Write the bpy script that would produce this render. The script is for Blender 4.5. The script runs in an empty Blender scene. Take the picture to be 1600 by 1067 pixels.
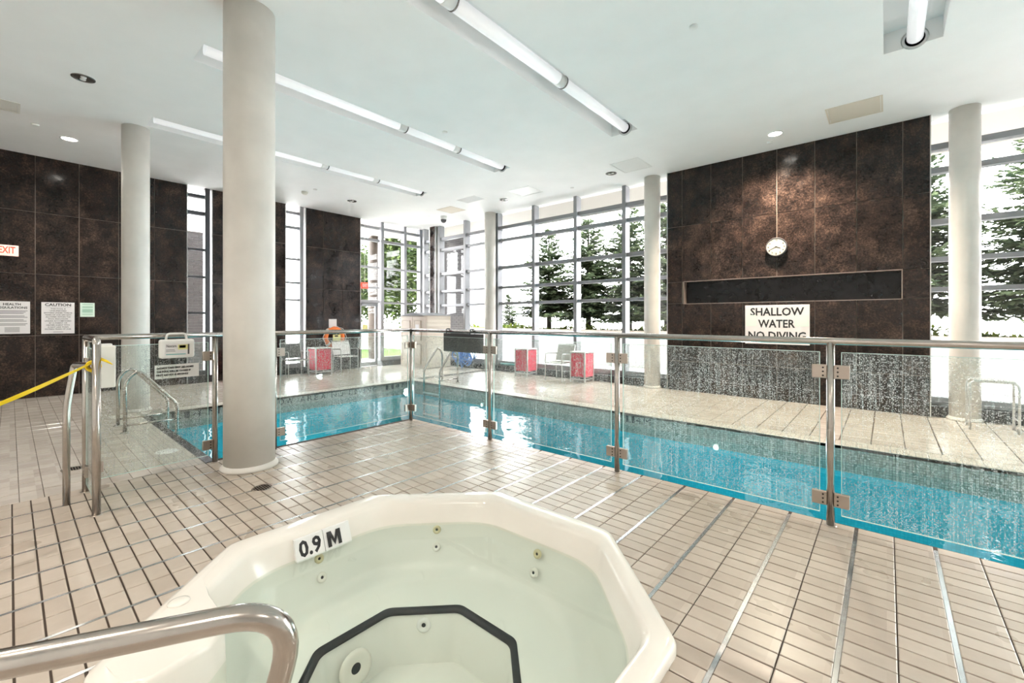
import bpy, bmesh, math, random
from mathutils import Vector, Matrix
random.seed(7)
C = bpy.context.scene.collection
PI = math.pi
# ---------------------------------------------------------------- camera, world, exposure
cam = bpy.data.cameras.new('camera'); camo = bpy.data.objects.new('camera', cam); C.objects.link(camo)
camo.location = (0, 0, 1.45); camo.rotation_euler = (PI/2, 0, math.radians(40.82))
cam.sensor_width = 36; cam.lens = 36*678/1600; cam.shift_y = -34.5/1600; cam.clip_start = 0.02; cam.clip_end = 300
bpy.context.scene.camera = camo
wd = bpy.data.worlds.new('overcast_sky'); bpy.context.scene.world = wd; wd.use_nodes = True
bg = wd.node_tree.nodes['Background']; bg.inputs[0].default_value = (1.0, 0.975, 1.0, 1); bg.inputs[1].default_value = 9.5
vs = bpy.context.scene.view_settings
vs.view_transform = 'Standard'; vs.look = 'None'; vs.gamma = 1; vs.use_curve_mapping = False; vs.exposure = 0.95

# ---------------------------------------------------------------- materials
def nt(name):
    m = bpy.data.materials.new(name); m.use_nodes = True
    t = m.node_tree; t.nodes.clear()
    return m, t.nodes, t.links
def N(nodes, typ, **kw):
    n = nodes.new(typ)
    for k, v in kw.items():
        if isinstance(k, str) and hasattr(n, k): setattr(n, k, v)
        else: n.inputs[k].default_value = v
    return n
def ramp(nodes, stops):
    r = nodes.new('ShaderNodeValToRGB'); e = r.color_ramp.elements
    while len(e) < len(stops): e.new(0.5)
    for i, (p, c) in enumerate(stops):
        e[i].position = p; e[i].color = (*c, 1) if len(c) == 3 else c
    return r
def simple(name, col, rough=0.5, metal=0.0, var=0.0, scale=8.0, emit=0.0, bump=0.0, spec=0.5):
    m, n, l = nt(name)
    o = n.new('ShaderNodeOutputMaterial'); b = n.new('ShaderNodeBsdfPrincipled')
    b.inputs['Base Color'].default_value = (*col, 1); b.inputs['Roughness'].default_value = rough
    b.inputs['Metallic'].default_value = metal; b.inputs['Specular IOR Level'].default_value = spec
    if emit:
        b.inputs['Emission Color'].default_value = (*col, 1); b.inputs['Emission Strength'].default_value = emit
    if var or bump:
        g = n.new('ShaderNodeNewGeometry'); t = n.new('ShaderNodeTexNoise'); t.inputs['Scale'].default_value = scale
        t.inputs['Detail'].default_value = 5
        l.new(g.outputs['Position'], t.inputs['Vector'])
        if var:
            r = ramp(n, [(0.3, tuple(max(0, c*(1-var)) for c in col)), (0.7, tuple(min(1, c*(1+var)) for c in col))])
            l.new(t.outputs['Fac'], r.inputs[0]); l.new(r.outputs[0], b.inputs['Base Color'])
        if bump:
            bp = n.new('ShaderNodeBump'); bp.inputs['Strength'].default_value = bump; bp.inputs['Distance'].default_value = 0.01
            l.new(t.outputs['Fac'], bp.inputs['Height']); l.new(bp.outputs[0], b.inputs['Normal'])
    l.new(b.outputs[0], o.inputs[0])
    return m
def tile_mat(name, c1, c2, px, py, rough=0.3, wet=False):
    m, n, l = nt(name)
    o = n.new('ShaderNodeOutputMaterial'); b = n.new('ShaderNodeBsdfPrincipled')
    g = n.new('ShaderNodeNewGeometry')
    d = N(n, 'ShaderNodeVectorMath', operation='DIVIDE'); d.inputs[1].default_value = (px, py, 10)
    f = N(n, 'ShaderNodeVectorMath', operation='FLOOR'); w = n.new('ShaderNodeTexWhiteNoise')
    l.new(g.outputs['Position'], d.inputs[0]); l.new(d.outputs[0], f.inputs[0]); l.new(f.outputs[0], w.inputs['Vector'])
    no = n.new('ShaderNodeTexNoise'); no.inputs['Scale'].default_value = 14; no.inputs['Detail'].default_value = 6
    l.new(g.outputs['Position'], no.inputs['Vector'])
    a = N(n, 'ShaderNodeMath', operation='MULTIPLY_ADD'); a.inputs[1].default_value = 0.55
    l.new(w.outputs['Value'], a.inputs[0])
    h = N(n, 'ShaderNodeMath', operation='MULTIPLY'); h.inputs[1].default_value = 0.55
    l.new(no.outputs['Fac'], h.inputs[0]); l.new(h.outputs[0], a.inputs[2])
    r = ramp(n, [(0.1, c1), (0.9, c2)])
    l.new(a.outputs[0], r.inputs[0]); l.new(r.outputs[0], b.inputs['Base Color'])
    n2 = n.new('ShaderNodeTexNoise'); n2.inputs['Scale'].default_value = 1.3; n2.inputs['Detail'].default_value = 4
    l.new(g.outputs['Position'], n2.inputs['Vector'])
    mr = n.new('ShaderNodeMapRange'); mr.inputs[1].default_value = 0.35; mr.inputs[2].default_value = 0.65
    mr.inputs[3].default_value = rough-0.04; mr.inputs[4].default_value = rough+0.05
    l.new(n2.outputs['Fac'], mr.inputs[0]); l.new(mr.outputs[0], b.inputs['Roughness'])
    n3 = n.new('ShaderNodeTexNoise'); n3.inputs['Scale'].default_value = 60; l.new(g.outputs['Position'], n3.inputs['Vector'])
    bp = n.new('ShaderNodeBump'); bp.inputs['Strength'].default_value = 0.12; bp.inputs['Distance'].default_value = 0.003
    l.new(n3.outputs['Fac'], bp.inputs['Height']); l.new(bp.outputs[0], b.inputs['Normal'])
    l.new(b.outputs[0], o.inputs[0])
    return m
def slab_mat():
    m, n, l = nt('bronze_porcelain')
    o = n.new('ShaderNodeOutputMaterial'); b = n.new('ShaderNodeBsdfPrincipled')
    g = n.new('ShaderNodeNewGeometry'); oi = n.new('ShaderNodeObjectInfo')
    mu = N(n, 'ShaderNodeVectorMath', operation='MULTIPLY_ADD'); mu.inputs[1].default_value = (1, 1, 1)
    cm = n.new('ShaderNodeCombineXYZ'); k = N(n, 'ShaderNodeMath', operation='MULTIPLY'); k.inputs[1].default_value = 37
    l.new(oi.outputs['Random'], k.inputs[0]); l.new(k.outputs[0], cm.inputs[0]); l.new(k.outputs[0], cm.inputs[1])
    l.new(g.outputs['Position'], mu.inputs[0]); l.new(cm.outputs[0], mu.inputs[2])
    a = n.new('ShaderNodeTexNoise'); a.inputs['Scale'].default_value = 3.2; a.inputs['Detail'].default_value = 9; a.inputs['Roughness'].default_value = 0.68
    f = n.new('ShaderNodeTexNoise'); f.inputs['Scale'].default_value = 38; f.inputs['Detail'].default_value = 6; f.inputs['Roughness'].default_value = 0.75
    l.new(mu.outputs[0], a.inputs['Vector']); l.new(mu.outputs[0], f.inputs['Vector'])
    s = N(n, 'ShaderNodeMath', operation='MULTIPLY_ADD'); s.inputs[1].default_value = 0.60
    q = N(n, 'ShaderNodeMath', operation='MULTIPLY'); q.inputs[1].default_value = 0.50
    l.new(a.outputs['Fac'], q.inputs[0]); l.new(f.outputs['Fac'], s.inputs[0]); l.new(q.outputs[0], s.inputs[2])
    r = ramp(n, [(0.42, (0.006, 0.0048, 0.0047)), (0.54, (0.017, 0.0115, 0.010)), (0.62, (0.050, 0.031, 0.024)), (0.76, (0.165, 0.108, 0.078))])
    l.new(s.outputs[0], r.inputs[0]); l.new(r.outputs[0], b.inputs['Base Color'])
    mr = n.new('ShaderNodeMapRange'); mr.inputs[1].default_value = 0.4; mr.inputs[2].default_value = 0.62; mr.inputs[3].default_value = 0.09; mr.inputs[4].default_value = 0.26
    l.new(a.outputs['Fac'], mr.inputs[0]); l.new(mr.outputs[0], b.inputs['Roughness'])
    b.inputs['Specular IOR Level'].default_value = 0.32
    l.new(b.outputs[0], o.inputs[0])
    return m
def schlick(n, l, f0, normal=None):
    g = n.new('ShaderNodeNewGeometry'); d = N(n, 'ShaderNodeVectorMath', operation='DOT_PRODUCT')
    l.new(g.outputs['Incoming'], d.inputs[0]); l.new(normal or g.outputs['Normal'], d.inputs[1])
    a = N(n, 'ShaderNodeMath', operation='ABSOLUTE'); l.new(d.outputs['Value'], a.inputs[0])
    i = N(n, 'ShaderNodeMath', operation='SUBTRACT', use_clamp=True); i.inputs[0].default_value = 1; l.new(a.outputs[0], i.inputs[1])
    p = N(n, 'ShaderNodeMath', operation='POWER'); l.new(i.outputs[0], p.inputs[0]); p.inputs[1].default_value = 5
    m = N(n, 'ShaderNodeMath', operation='MULTIPLY_ADD'); l.new(p.outputs[0], m.inputs[0]); m.inputs[1].default_value = 1-f0; m.inputs[2].default_value = f0
    return m
def glass_mat(name, tint=(0.96, 0.98, 0.97), spots=False):
    m, n, l = nt(name)
    o = n.new('ShaderNodeOutputMaterial')
    t = n.new('ShaderNodeBsdfTransparent'); t.inputs[0].default_value = (*tint, 1)
    gl = n.new('ShaderNodeBsdfGlossy'); gl.inputs['Roughness'].default_value = 0.01
    fr = schlick(n, l, 0.03)
    mx = n.new('ShaderNodeMixShader')
    l.new(fr.outputs[0], mx.inputs[0]); l.new(t.outputs[0], mx.inputs[1]); l.new(gl.outputs[0], mx.inputs[2])
    last = mx
    if spots:
        g = n.new('ShaderNodeNewGeometry')
        v = n.new('ShaderNodeTexVoronoi'); v.inputs['Scale'].default_value = 115; v.inputs['Randomness'].default_value = 1
        l.new(g.outputs['Position'], v.inputs['Vector'])
        # dried drop: small dot whose size follows a per-cell random colour
        lt = N(n, 'ShaderNodeMath', operation='LESS_THAN')
        sep = n.new('ShaderNodeSeparateColor'); l.new(v.outputs['Color'], sep.inputs[0])
        rad = N(n, 'ShaderNodeMath', operation='MULTIPLY'); rad.inputs[1].default_value = 0.46
        l.new(sep.outputs[0], rad.inputs[0]); l.new(v.outputs['Distance'], lt.inputs[0]); l.new(rad.outputs[0], lt.inputs[1])
        # runs: noise stretched along z
        st = N(n, 'ShaderNodeVectorMath', operation='MULTIPLY'); st.inputs[1].default_value = (110, 110, 2.6)
        l.new(g.outputs['Position'], st.inputs[0])
        ns = n.new('ShaderNodeTexNoise'); ns.inputs['Scale'].default_value = 1.0; ns.inputs['Detail'].default_value = 3
        l.new(st.outputs[0], ns.inputs['Vector'])
        r1 = n.new('ShaderNodeMapRange'); r1.inputs[1].default_value = 0.52; r1.inputs[2].default_value = 0.70; r1.inputs[3].default_value = 0; r1.inputs[4].default_value = 0.26
        l.new(ns.outputs['Fac'], r1.inputs[0])
        d1 = N(n, 'ShaderNodeMath', operation='MULTIPLY'); d1.inputs[1].default_value = 0.5
        l.new(lt.outputs[0], d1.inputs[0])
        big = n.new('ShaderNodeTexNoise'); big.inputs['Scale'].default_value = 2.0; l.new(g.outputs['Position'], big.inputs['Vector'])
        r2 = n.new('ShaderNodeMapRange'); r2.inputs[1].default_value = 0.3; r2.inputs[2].default_value = 0.65; r2.inputs[3].default_value = 0.45; r2.inputs[4].default_value = 1.0
        l.new(big.outputs['Fac'], r2.inputs[0])
        ad = N(n, 'ShaderNodeMath', operation='ADD'); l.new(d1.outputs[0], ad.inputs[0]); l.new(r1.outputs[0], ad.inputs[1])
        ml = N(n, 'ShaderNodeMath', operation='MULTIPLY', use_clamp=True); l.new(ad.outputs[0], ml.inputs[0]); l.new(r2.outputs[0], ml.inputs[1])
        df = n.new('ShaderNodeBsdfDiffuse'); df.inputs[0].default_value = (0.85, 0.85, 0.83, 1)
        tr = n.new('ShaderNodeBsdfTranslucent'); tr.inputs[0].default_value = (0.85, 0.85, 0.83, 1)
        m2 = n.new('ShaderNodeMixShader'); m2.inputs[0].default_value = 0.5
        l.new(df.outputs[0], m2.inputs[1]); l.new(tr.outputs[0], m2.inputs[2])
        m3 = n.new('ShaderNodeMixShader')
        l.new(ml.outputs[0], m3.inputs[0]); l.new(mx.outputs[0], m3.inputs[1]); l.new(m2.outputs[0], m3.inputs[2])
        last = m3
    l.new(last.outputs[0], o.inputs[0])
    return m
def water_mat(name, tint, scale, strength):
    m, n, l = nt(name)
    o = n.new('ShaderNodeOutputMaterial')
    g = n.new('ShaderNodeNewGeometry'); t = n.new('ShaderNodeTexNoise'); t.inputs['Scale'].default_value = scale; t.inputs['Detail'].default_value = 2
    l.new(g.outputs['Position'], t.inputs['Vector'])
    bp = n.new('ShaderNodeBump'); bp.inputs['Strength'].default_value = strength; bp.inputs['Distance'].default_value = 0.05
    l.new(t.outputs['Fac'], bp.inputs['Height'])
    tr = n.new('ShaderNodeBsdfTransparent'); tr.inputs[0].default_value = (*tint, 1)
    gl = n.new('ShaderNodeBsdfGlossy'); gl.inputs['Roughness'].default_value = 0.02
    fr = schlick(n, l, 0.02, bp.outputs[0])
    l.new(bp.outputs[0], gl.inputs['Normal'])
    mx = n.new('ShaderNodeMixShader'); l.new(fr.outputs[0], mx.inputs[0]); l.new(tr.outputs[0], mx.inputs[1]); l.new(gl.outputs[0], mx.inputs[2])
    l.new(mx.outputs[0], o.inputs[0])
    return m
def grid_mat(name, c1, c2, grout, size, rough=0.3):
    """small square mosaic chips (too small to build) laid on x/y/z faces"""
    m, n, l = nt(name)
    o = n.new('ShaderNodeOutputMaterial'); b = n.new('ShaderNodeBsdfPrincipled'); b.inputs['Roughness'].default_value = rough
    g = n.new('ShaderNodeNewGeometry')
    off = N(n, 'ShaderNodeVectorMath', operation='MULTIPLY_ADD'); off.inputs[1].default_value = (1/size,)*3; off.inputs[2].default_value = (0.37, 0.37, 0.37)
    l.new(g.outputs['Position'], off.inputs[0])
    fl = N(n, 'ShaderNodeVectorMath', operation='FLOOR'); fr = N(n, 'ShaderNodeVectorMath', operation='FRACTION')
    l.new(off.outputs[0], fl.inputs[0]); l.new(off.outputs[0], fr.inputs[0])
    w = n.new('ShaderNodeTexWhiteNoise'); l.new(fl.outputs[0], w.inputs['Vector'])
    r = ramp(n, [(0, c1), (1, c2)]); l.new(w.outputs['Value'], r.inputs[0])
    s = n.new('ShaderNodeSeparateXYZ'); l.new(fr.outputs[0], s.inputs[0])
    ns = n.new('ShaderNodeSeparateXYZ'); l.new(g.outputs['Normal'], ns.inputs[0])
    acc = None
    for i in range(3):
        lt = N(n, 'ShaderNodeMath', operation='LESS_THAN'); lt.inputs[1].default_value = 0.13; l.new(s.outputs[i], lt.inputs[0])
        ab = N(n, 'ShaderNodeMath', operation='ABSOLUTE'); l.new(ns.outputs[i], ab.inputs[0])
        l2 = N(n, 'ShaderNodeMath', operation='LESS_THAN'); l2.inputs[1].default_value = 0.5; l.new(ab.outputs[0], l2.inputs[0])
        mu = N(n, 'ShaderNodeMath', operation='MULTIPLY'); l.new(lt.outputs[0], mu.inputs[0]); l.new(l2.outputs[0], mu.inputs[1])
        if acc is None: acc = mu
        else:
            mm = N(n, 'ShaderNodeMath', operation='MAXIMUM'); l.new(acc.outputs[0], mm.inputs[0]); l.new(mu.outputs[0], mm.inputs[1]); acc = mm
    mix = n.new('ShaderNodeMix'); mix.data_type = 'RGBA'
    l.new(acc.outputs[0], mix.inputs[0]); l.new(r.outputs[0], mix.inputs[6]); mix.inputs[7].default_value = (*grout, 1)
    l.new(mix.outputs[2], b.inputs['Base Color']); l.new(b.outputs[0], o.inputs[0])
    return m
def leaf_mat(name, c1, c2):
    m, n, l = nt(name)
    o = n.new('ShaderNodeOutputMaterial')
    g = n.new('ShaderNodeNewGeometry'); r = ramp(n, [(0, c1), (1, c2)]); l.new(g.outputs['Random Per Island'], r.inputs[0])
    d = n.new('ShaderNodeBsdfDiffuse'); t = n.new('ShaderNodeBsdfTranslucent'); l.new(r.outputs[0], d.inputs[0]); l.new(r.outputs[0], t.inputs[0])
    mx = n.new('ShaderNodeMixShader'); mx.inputs[0].default_value = 0.3
    l.new(d.outputs[0], mx.inputs[1]); l.new(t.outputs[0], mx.inputs[2]); l.new(mx.outputs[0], o.inputs[0])
    return m

M = {
 'ceiling': simple('ceiling_paint', (0.90, 0.90, 0.89), 0.6, var=0.02, scale=2),
 'trough': simple('trough_paint', (0.86, 0.86, 0.85), 0.5),
 'wallpaint': simple('cream_paint', (0.82, 0.81, 0.79), 0.6),
 'slab': slab_mat(),
 'wallgrout': simple('wall_grout', (0.27, 0.22, 0.18), 0.7),
 'slabdark': simple('niche_stone', (0.010, 0.009, 0.010), 0.2, var=0.5, scale=7, spec=0.3),
 'nichetrim': simple('niche_trim', (0.30, 0.24, 0.21), 0.35, metal=0.5),
 'column': simple('column_plaster', (0.69, 0.66, 0.61), 0.45, var=0.07, scale=3),
 'grout': simple('dark_grout', (0.062, 0.044, 0.032), 0.75, var=0.3, scale=3),
 'tile': tile_mat('beige_spa_tile', (0.42, 0.35, 0.285), (0.56, 0.485, 0.41), 0.1955, 0.0985, 0.3),
 'deck': tile_mat('greige_deck_tile', (0.48, 0.42, 0.365), (0.62, 0.56, 0.50), 0.2965, 0.1475, 0.19),
 'coping': grid_mat('coping_mosaic', (0.50, 0.46, 0.40), (0.60, 0.55, 0.48), (0.36, 0.33, 0.29), 0.05, 0.35),
 'band': grid_mat('waterline_mosaic', (0.25, 0.245, 0.215), (0.42, 0.41, 0.365), (0.15, 0.148, 0.135), 0.027, 0.25),
 'pool': grid_mat('turquoise_mosaic', (0.03, 0.47, 0.58), (0.05, 0.56, 0.67), (0.03, 0.43, 0.53), 0.03, 0.3),
 'black': simple('black_paint', (0.012, 0.012, 0.014), 0.5),
 'ink': simple('black_ink', (0.02, 0.02, 0.022), 0.6),
 'greenink': simple('green_ink', (0.18, 0.42, 0.28), 0.6),
 'granite': simple('black_granite', (0.028, 0.028, 0.03), 0.25, var=0.7, scale=60),
 'steel': simple('brushed_steel', (0.47, 0.435, 0.40), 0.2, metal=1.0, var=0.06, scale=25),
 'strip': simple('aluminium_strip', (0.62, 0.64, 0.66), 0.22, metal=0.9, var=0.12, scale=30),
 'clamp': simple('satin_clamp', (0.48, 0.42, 0.37), 0.3, metal=1.0),
 'alu': simple('window_aluminium', (0.27, 0.275, 0.29), 0.4, metal=0.3),
 'aludark': simple('dark_window_aluminium', (0.06, 0.062, 0.07), 0.35, metal=0.3),
 'glass': glass_mat('window_glass', (0.97, 0.985, 0.98)),
 'spotglass': glass_mat('spotted_guard_glass', (0.93, 0.965, 0.95), True),
 'glassedge': simple('glass_edge', (0.62, 0.80, 0.76), 0.15),
 'water': water_mat('pool_water', (0.80, 0.97, 0.985), 3.2, 0.16),
 'spawater': water_mat('spa_water', (0.90, 0.945, 0.91), 2.2, 0.03),
 'acrylic': simple('cream_acrylic', (0.83, 0.79, 0.72), 0.16, var=0.02, scale=4),
 'acrylicin': simple('pale_acrylic', (0.80, 0.80, 0.75), 0.25),
 'white': simple('white_plastic', (0.80, 0.80, 0.78), 0.35),
 'offwhite': simple('off_white_plastic', (0.80, 0.78, 0.72), 0.4),
 'jet': simple('yellowed_plastic', (0.66, 0.60, 0.38), 0.35),
 'sign': simple('white_sign', (0.74, 0.72, 0.72), 0.35),
 'greenpaper': simple('pale_green_paper', (0.66, 0.80, 0.70), 0.7),
 'yellowpaper': simple('yellow_paper', (0.72, 0.70, 0.30), 0.7),
 'tape': simple('yellow_tape', (0.85, 0.62, 0.01), 0.3),
 'red': simple('red_fabric', (0.62, 0.03, 0.07), 0.6),
 'frame': simple('silver_frame', (0.62, 0.62, 0.61), 0.35, metal=0.6),
 'sling': simple('grey_sling', (0.42, 0.42, 0.38), 0.8),
 'slingdark': simple('dark_sling', (0.10, 0.10, 0.095), 0.8),
 'orange': simple('orange_ring', (0.85, 0.20, 0.03), 0.45),
 'blue': simple('blue_rope', (0.10, 0.26, 0.62), 0.6),
 'teal': simple('teal_foam', (0.12, 0.42, 0.42), 0.6),
 'resin': simple('beige_resin', (0.62, 0.54, 0.46), 0.5),
 'resinlight': simple('light_beige_resin', (0.72, 0.65, 0.55), 0.5),
 'darkgrey': simple('dark_grey_board', (0.075, 0.072, 0.078), 0.5),
 'roofdark': simple('dark_roof', (0.10, 0.11, 0.12), 0.5),
 'exitred': simple('exit_red', (0.85, 0.06, 0.03), 0.4, emit=0.6),
 'exitwhite': simple('exit_face', (0.85, 0.55, 0.45), 0.4, emit=0.5),
 'tube': simple('lit_acrylic_tube', (0.80, 0.81, 0.82), 0.12, emit=0.28),
 'lamp': simple('lamp_glow', (1.0, 0.95, 0.86), 0.4, emit=14.0),
 'can': simple('lamp_reflector', (0.25, 0.24, 0.23), 0.25, metal=0.8),
 'clockface': simple('clock_face', (0.45, 0.43, 0.37), 0.4),
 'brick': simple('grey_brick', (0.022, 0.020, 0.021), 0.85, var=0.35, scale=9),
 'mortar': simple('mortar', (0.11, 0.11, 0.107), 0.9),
 'concrete': simple('pale_concrete', (0.80, 0.79, 0.77), 0.85, var=0.06, scale=2),
 'grass': simple('lawn_green', (0.06, 0.13, 0.01), 0.9, var=0.3, scale=12),
 'brownpaint': simple('brown_plaster', (0.06, 0.045, 0.034), 0.6, var=0.2, scale=5),
 'poollamp': simple('pool_lamp_glow', (0.9, 0.95, 0.9), 0.4, emit=0.5),
 'soffit': simple('cream_soffit', (0.42, 0.395, 0.36), 0.7),
 'bark': simple('dark_bark', (0.05, 0.038, 0.03), 0.9, var=0.3, scale=20),
 'needle': leaf_mat('spruce_needles', (0.035, 0.060, 0.034), (0.19, 0.235, 0.13)),
 'leaf': leaf_mat('broad_leaves', (0.02, 0.04, 0.015), (0.11, 0.15, 0.05)),
 'hedge': leaf_mat('hedge_leaves', (0.05, 0.09, 0.02), (0.25, 0.30, 0.06)),
}

# ---------------------------------------------------------------- mesh helpers
ORG = {}
class MB:
    def __init__(s): s.v = []; s.f = []; s.sm = []
    def add(s, vs, fs, smooth=False):
        b = len(s.v); s.v += [Vector(v) for v in vs]; s.f += [[i+b for i in f] for f in fs]; s.sm += [smooth]*len(fs); return s
    def box(s, x0, x1, y0, y1, z0, z1):
        return s.add([(x0,y0,z0),(x1,y0,z0),(x1,y1,z0),(x0,y1,z0),(x0,y0,z1),(x1,y0,z1),(x1,y1,z1),(x0,y1,z1)],
                     [(0,3,2,1),(4,5,6,7),(0,1,5,4),(1,2,6,5),(2,3,7,6),(3,0,4,7)])
    def bbox(s, x0, x1, y0, y1, z0, z1, c=0.01):
        """box with all edges chamfered"""
        bm = bmesh.new(); bmesh.ops.create_cube(bm, size=1)
        for v in bm.verts: v.co = Vector(((x0+x1)/2+v.co.x*(x1-x0), (y0+y1)/2+v.co.y*(y1-y0), (z0+z1)/2+v.co.z*(z1-z0)))
        bmesh.ops.bevel(bm, geom=bm.edges[:], offset=c, segments=2, affect='EDGES', profile=0.5)
        bm.verts.index_update()
        s.add([v.co.copy() for v in bm.verts], [[v.index for v in f.verts] for f in bm.faces]); bm.free(); return s
    def prism(s, pts, z0, z1):
        n = len(pts)
        return s.add([(x,y,z0) for x,y in pts]+[(x,y,z1) for x,y in pts],
                     [list(range(n))[::-1], list(range(n,2*n))]+[(i,(i+1)%n,n+(i+1)%n,n+i) for i in range(n)])
    def rings(s, rings, close=False, cap0=False, cap1=False, smooth=True):
        n = len(rings[0]); vs = [p for r in rings for p in r]; fs = []
        R = len(rings)
        for a in range(R if close else R-1):
            b = (a+1) % R
            for i in range(n):
                j = (i+1) % n
                fs.append((a*n+i, a*n+j, b*n+j, b*n+i))
        s.add(vs, fs, smooth)
        base = len(s.v)-len(vs)
        if cap0: s.f.append([base+i for i in range(n)][::-1]); s.sm.append(False)
        if cap1: s.f.append([base+(R-1)*n+i for i in range(n)]); s.sm.append(False)
        return s
    def tube(s, path, r, seg=12, caps=True, closed=False):
        P = [Vector(p) for p in path]; n = len(P); rs = r if isinstance(r, (list, tuple)) else [r]*n
        T = []
        for i in range(n):
            if closed: d = P[(i+1) % n]-P[i-1]
            else: d = P[min(i+1, n-1)]-P[max(i-1, 0)]
            T.append(d.normalized())
        up = Vector((0,0,1)) if abs(T[0].z) < 0.9 else Vector((1,0,0))
        nrm = (up-T[0]*up.dot(T[0])).normalized(); rg = []
        for i in range(n):
            nrm = (nrm-T[i]*nrm.dot(T[i])).normalized(); bi = T[i].cross(nrm)
            rg.append([P[i]+(nrm*math.cos(2*PI*k/seg)+bi*math.sin(2*PI*k/seg))*rs[i] for k in range(seg)])
        return s.rings(rg, close=closed, cap0=caps and not closed, cap1=caps and not closed)
    def lathe(s, c, prof, seg=32, axis='z', cap=True):
        """prof: (radius, height) pairs about an axis through c"""
        rg = []
        for r, h in prof:
            ring = []
            for k in range(seg):
                a = 2*PI*k/seg; u, v = r*math.cos(a), r*math.sin(a)
                p = {'z': (u, v, h), 'y': (u, h, v), 'x': (h, u, v)}[axis]
                ring.append(Vector(c)+Vector(p))
            rg.append(ring)
        return s.rings(rg, cap0=cap and prof[0][0] > 1e-4, cap1=cap and prof[-1][0] > 1e-4)
    def build(s, name, mat, parent=None, local=False, label=None, kind=None):
        me = bpy.data.meshes.new(name)
        if parent is not None:
            org = Vector((0,0,0)) if local else ORG.get(parent.name, Vector((0,0,0)))
            mine = org
        else:
            xs = [v.x for v in s.v]; ys = [v.y for v in s.v]; zs = [v.z for v in s.v]
            org = mine = Vector(((min(xs)+max(xs))/2, (min(ys)+max(ys))/2, min(zs)))
        me.from_pydata([v-org for v in s.v], [], s.f)
        for p, q in zip(me.polygons, s.sm): p.use_smooth = q
        me.materials.append(M[mat]); me.update()
        bm = bmesh.new(); bm.from_mesh(me); bmesh.ops.recalc_face_normals(bm, faces=bm.faces[:]); bm.to_mesh(me); bm.free()
        o = bpy.data.objects.new(name, me); C.objects.link(o)
        if parent is not None: o.parent = parent
        else: o.location = org
        ORG[o.name] = mine
        if label: o['label'] = label
        if kind: o['kind'] = kind
        return o
def tag(o, label, cat, group=None):
    o['label'] = label; o['category'] = cat
    if group: o['group'] = group
    return o
def thing(name, label, cat, loc=(0,0,0), group=None):
    o = bpy.data.objects.new(name, None); C.objects.link(o); o.location = loc; o.empty_display_size = 0.1
    ORG[o.name] = Vector(loc); return tag(o, label, cat, group)
def struct(name, loc=(0,0,0)):
    o = bpy.data.objects.new(name, None); C.objects.link(o); o.location = loc; o['kind'] = 'structure'; ORG[o.name] = Vector(loc); return o
def kids(o): return [c for c in bpy.data.objects if c.parent == o]
def dup(root, loc, rz=0, label=None, group=None):
    def cp(o, par):
        c = o.copy(); C.objects.link(c); c.parent = par
        for ch in kids(o): cp(ch, c)
        return c
    r = cp(root, None); r.location = loc; r.rotation_euler = (0, 0, rz)
    if label: r['label'] = label
    if group: r['group'] = group
    return r
def fillet(path, r, n=6):
    P = [Vector(p) for p in path]; out = [P[0]]
    for i in range(1, len(P)-1):
        a, b, c = P[i-1], P[i], P[i+1]; rr = r[i-1] if isinstance(r, (list, tuple)) else r
        d1 = (a-b); d2 = (c-b); t = min(rr, d1.length*0.49, d2.length*0.49)
        p, q = b+d1.normalized()*t, b+d2.normalized()*t
        for k in range(n+1):
            u = k/n; out.append(p*(1-u)**2+b*2*u*(1-u)+q*u*u)
    out.append(P[-1]); return out
def text(s, size, mat, mtx, name, parent, width=None, depth=0.0006, align='CENTER', spacing=1.0, bold=0.014):
    """flat lettering laid on the plane given by the 4x4 mtx (text x -> col0, y -> col1)"""
    cu = bpy.data.curves.new('t', 'FONT'); cu.body = s; cu.size = size; cu.align_x = align; cu.align_y = 'CENTER'; cu.extrude = depth; cu.space_character = spacing
    cu.resolution_u = 2; cu.offset = size*bold
    ob = bpy.data.objects.new('t', cu); C.objects.link(ob)
    bpy.context.view_layer.update()
    me = bpy.data.meshes.new_from_object(ob.evaluated_get(bpy.context.evaluated_depsgraph_get()))
    bpy.data.objects.remove(ob); bpy.data.curves.remove(cu)
    xs = [v.co.x for v in me.vertices]
    k = 1.0
    if width and xs: k = width/(max(xs)-min(xs))
    org = ORG.get(parent.name, Vector((0,0,0)))
    for v in me.vertices:
        v.co = mtx @ Vector((v.co.x*k, v.co.y, v.co.z)) - org
    me.materials.clear(); me.materials.append(M[mat])
    o = bpy.data.objects.new(name, me); C.objects.link(o); o.parent = parent; ORG[o.name] = org
    return o
def frame_mtx(o, x, y):
    x = Vector(x).normalized(); y = Vector(y).normalized(); z = x.cross(y)
    m = Matrix((x, y, z)).transposed().to_4x4(); m.translation = Vector(o); return m

# ================================================================ ROOM
ZC = 4.49; XL = -11.95; YR = 8.95; XP, YP = -8.55, 6.265      # ceiling, clad walls, far pool edges
XN, YN, YE = -5.29, 3.87, 1.38                                 # near pool edges and shallow end
XE, YS = 6.0, -3.2                                             # walls out of frame
OC, OA = Vector((-1.90, 1.40)), 1.215                          # spa centre, outer apothem
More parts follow.
